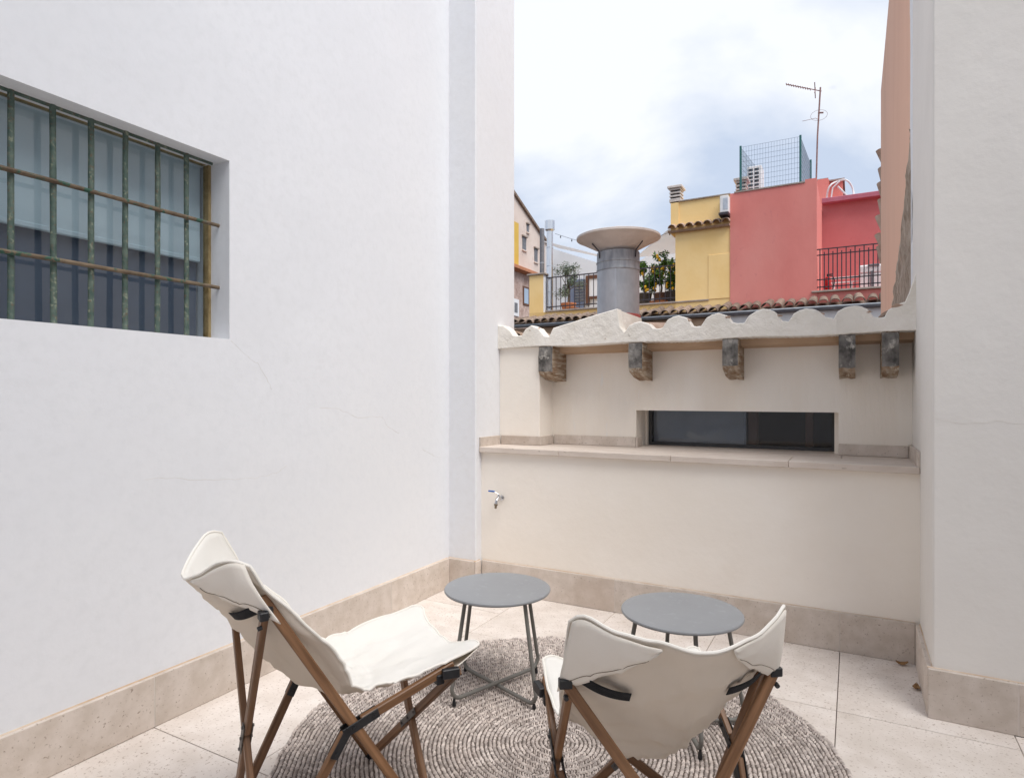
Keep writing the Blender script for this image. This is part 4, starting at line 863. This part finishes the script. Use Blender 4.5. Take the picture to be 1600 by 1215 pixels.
mk('handle', MB().box(-.08, .14, -.235, -.2, .60, .645, .008).box(-.03, .03, -.225, -.2, .12, .5, .006), 'darkflue', cb)
pt = thing('patio_table', 'low white metal bench frame beside the fire extinguisher', 'bench', (-.1, 16.0, 3.52))
mk('rail', MB().box(-.38, .2, -.03, .03, .42, .47).box(-.38, .2, -.03, .03, .33, .36), 'whiteplastic', pt)
for x in (-.3, .05): mk('leg', MB().box(x-.03, x+.03, -.03, .03, 0, .33), 'whiteplastic', pt)

# rooftop fence, cabinet, antenna, hose, wall unit
fn = thing('wire_fence', 'green steel post fence with wire mesh on the pink flat roof', 'fence', (-1.6, 16, 5.93))
posts = [(-2.28, 15.1), (-1.03, 15.1), (-.93, 17.0), (-2.1, 17.0)]
for (x, y) in posts: 
    zt = 7.03 if y < 16 else 7.10
    mk('post', MB().box(x-.022, x+.022, y-.022, y+.022, 5.92, zt, .004), 'greenpost', fn, world=True)
def wires(a, b, z0, z1, nh, step):
    m_ = MB(); a, b = Vector((*a, 0)), Vector((*b, 0)); L = (b-a).length; n = int(L/step)
    for k in range(n+1): p = a+(b-a)*k/n; m_.tube([(p.x, p.y, z0), (p.x, p.y, z1)], .0032, 4)
    for k in range(nh): z = z0+(z1-z0)*k/(nh-1); m_.tube([(a.x, a.y, z), (b.x, b.y, z)], .0032, 4)
    return m_
for i, j in ((0, 1), (1, 2), (0, 3)): 
    w_ = mk('wire_mesh', wires(posts[i], posts[j], 5.98, 7.0, 10, .058), 'wire', fn, world=True); w_['kind'] = 'stuff'
ac = thing('vent_cabinet', 'white louvred cabinet standing on the pink roof inside the fence', 'cabinet', (-2.09, 16.0, 5.93))
mk('case', MB().box(-.155, .165, -.13, .35, 0, .86, .01), 'whiteplastic', ac)
for i in (0, 1):
    for k in range(8): mk('slot', MB().box(-.13+.135*i, -.03+.135*i, -.134, -.128, .10+.092*k, .155+.092*k), 'darkslot', ac)
solo('tarp', MB().hull([(-1.75, 15.4, 5.94), (-1.1, 15.5, 5.94), (-1.15, 16.2, 6.0), (-1.8, 16.1, 6.0), (-1.3, 15.7, 6.12), (-1.4, 15.9, 6.16)]), 'bluestuff', 'crumpled blue tarpaulin lying on the pink roof', 'tarpaulin', (-1.45, 15.8, 5.93))
an_ = thing('tv_antenna', 'tall rusty television antenna mast on the pink roof', 'antenna', (-.745, 15.6, 5.93))
mk('mast', MB().tube([(0, 0, 0), (.03, 0, 1.2), (.09, 0, 2.28)], .017, 8), 'antenna', an_, True)
bo = mk('boom', MB().tube([(.11, 0, 2.19), (-.2, .0, 2.33), (-.62, 0, 2.52)], .010, 6), 'antenna', an_, True)
for k in range(11):
    s_ = k/10; mk('element', MB().tube([(-.12-.49*s_, -.10, 2.285+.23*s_-.02), (-.12-.49*s_, .10, 2.285+.23*s_+.02)], .009, 5), 'antenna', an_)
mk('reflector', MB().tube([(-.02, -.14, 2.12), (-.02, .14, 2.36)], .010, 5).tube([(-.02, -.14, 2.36), (-.02, .14, 2.12)], .010, 5), 'antenna', an_)
lp_ = [(.06+.17*math.cos(a*math.pi/12), -.28*math.sin(a*math.pi/12)*.6, 1.66+.05*math.sin(a*math.pi/12)) for a in range(24)]
mk('dipole_loop', MB().tube(lp_, .0032, 5, closed=True).tube([(.04, 0, 1.72), (.15, 0, 1.70)], .018, 6).tube([(-.27, -.1, 1.56), (-.2, -.2, 1.52), (.0, -.2, 1.53), (.06, -.02, 1.55)], .005, 5), 'antenna', an_, True)
ho = thing('hose_coil', 'loose white hose looped over the roof edge of the pink house', 'hose', (-.3, 17.6, 6.2))
lp_ = [(.30*math.cos(t/14*math.pi)*1.0+.0, .06*math.sin(t), .02+.46*math.sin(t/14*math.pi)**.8) for t in range(15)]
mk('loop', MB().tube(lp_, .022, 7), 'whiteplastic', ho, True)
mk('loose_end', MB().tube([(-.20, -.04, .02), (-.16, -.05, .3), (0, -.05, .44)], .018, 7).tube([(-.05, .1, .36), (.2, .1, .03)], .022, 7), 'whiteplastic', ho, True)
wa = thing('air_conditioner', 'white air conditioner unit on bracket at top of yellow wall', 'air conditioner', (-2.58, 14.9, 5.35))
mk('case', MB().box(-.10, .09, -.14, .118, .12, .50, .012), 'whiteplastic', wa); mk('grille', MB().box(-.03, .075, -.146, -.139, .18, .44, .003), 'galv', wa)
mk('bracket', MB().box(-.12, .09, -.18, .11, .06, .11), 'iron', wa)

# ================================================================== pale house at the far left
fh = thing('pale_house', 'tall pale pink house with sloping roof and small square windows', 'house', (-14, 25, -8))
v = [(-12.5, 20.5, -8), (-12.5, 29, -8), (-12.5, 29, 7.1), (-12.5, 20.5, 10.75), (-17, 20.5, -8), (-17, 29, -8), (-17, 29, 7.1), (-17, 20.5, 10.75)]
mk('wall', MB().add(v, [(0, 1, 2, 3), (4, 7, 6, 5), (0, 3, 7, 4), (1, 5, 6, 2), (0, 4, 5, 1)]), 'lefthouse', fh, world=True)
mk('roof', MB().add([(-12.4, 20.4, 10.80), (-12.4, 29.1, 7.06), (-17, 29.1, 7.06), (-17, 20.4, 10.80), (-12.4, 20.4, 10.92), (-12.4, 29.1, 7.18), (-17, 29.1, 7.18), (-17, 20.4, 10.92)], [(0, 1, 2, 3), (7, 6, 5, 4), (0, 4, 5, 1), (1, 5, 6, 2), (2, 6, 7, 3), (3, 7, 4, 0)]), 'tile', fh, world=True)
mk('mustard_panel', MB().box(-12.5, -12.47, 22.0, 23.36, 6.75, 8.6), 'mustard', fh, world=True)
for (y0, y1, z0, z1) in ((23.74, 24.08, 7.58, 8.15), (24.88, 25.20, 7.27, 7.88), (24.14, 24.34, 8.42, 8.78)):
    w_ = mk('window', MB().box(-12.5, -12.485, y0, y1, z0, z1), 'darkflue', fh, world=True)
    mk('lintel', MB().box(-12.5, -12.42, y0-.06, y1+.06, z1, z1+.06), 'coping', w_, world=True); mk('sill', MB().box(-12.5, -12.44, y0-.04, y1+.04, z0-.05, z0), 'lefthouse', w_, world=True)
mk('lower_storey', MB().box(-12.5, -12.30, 20.5, 25.2, -8, 6.45), 'rubble', fh, world=True)
mk('cornice', MB().prism([(-12.5, 6.85), (-12.0, 6.62), (-12.0, 6.50), (-12.3, 6.451), (-12.5, 6.451)], 'y', 20.5, 24.7), 'terracotta', fh, world=True)
w_ = mk('window', MB().box(-12.30, -12.27, 23.4, 23.95, 5.15, 5.95), 'brownwood', fh, world=True); mk('pane', MB().box(-12.27, -12.262, 23.48, 23.87, 5.23, 5.87), pmat('sky_pane', (.35, .45, .58), None, 3., .15), w_, world=True)
w_ = mk('window', MB().box(-12.30, -12.26, 22.3, 23.0, 4.6, 5.3), 'whitehouse', fh, world=True); mk('pane', MB().box(-12.26, -12.25, 22.6, 22.86, 4.74, 5.14), 'darkflue', w_, world=True)

scene.render.engine = 'CYCLES'
scene.cycles.max_bounces = 8; scene.cycles.diffuse_bounces = 5; scene.cycles.transparent_max_bounces = 8
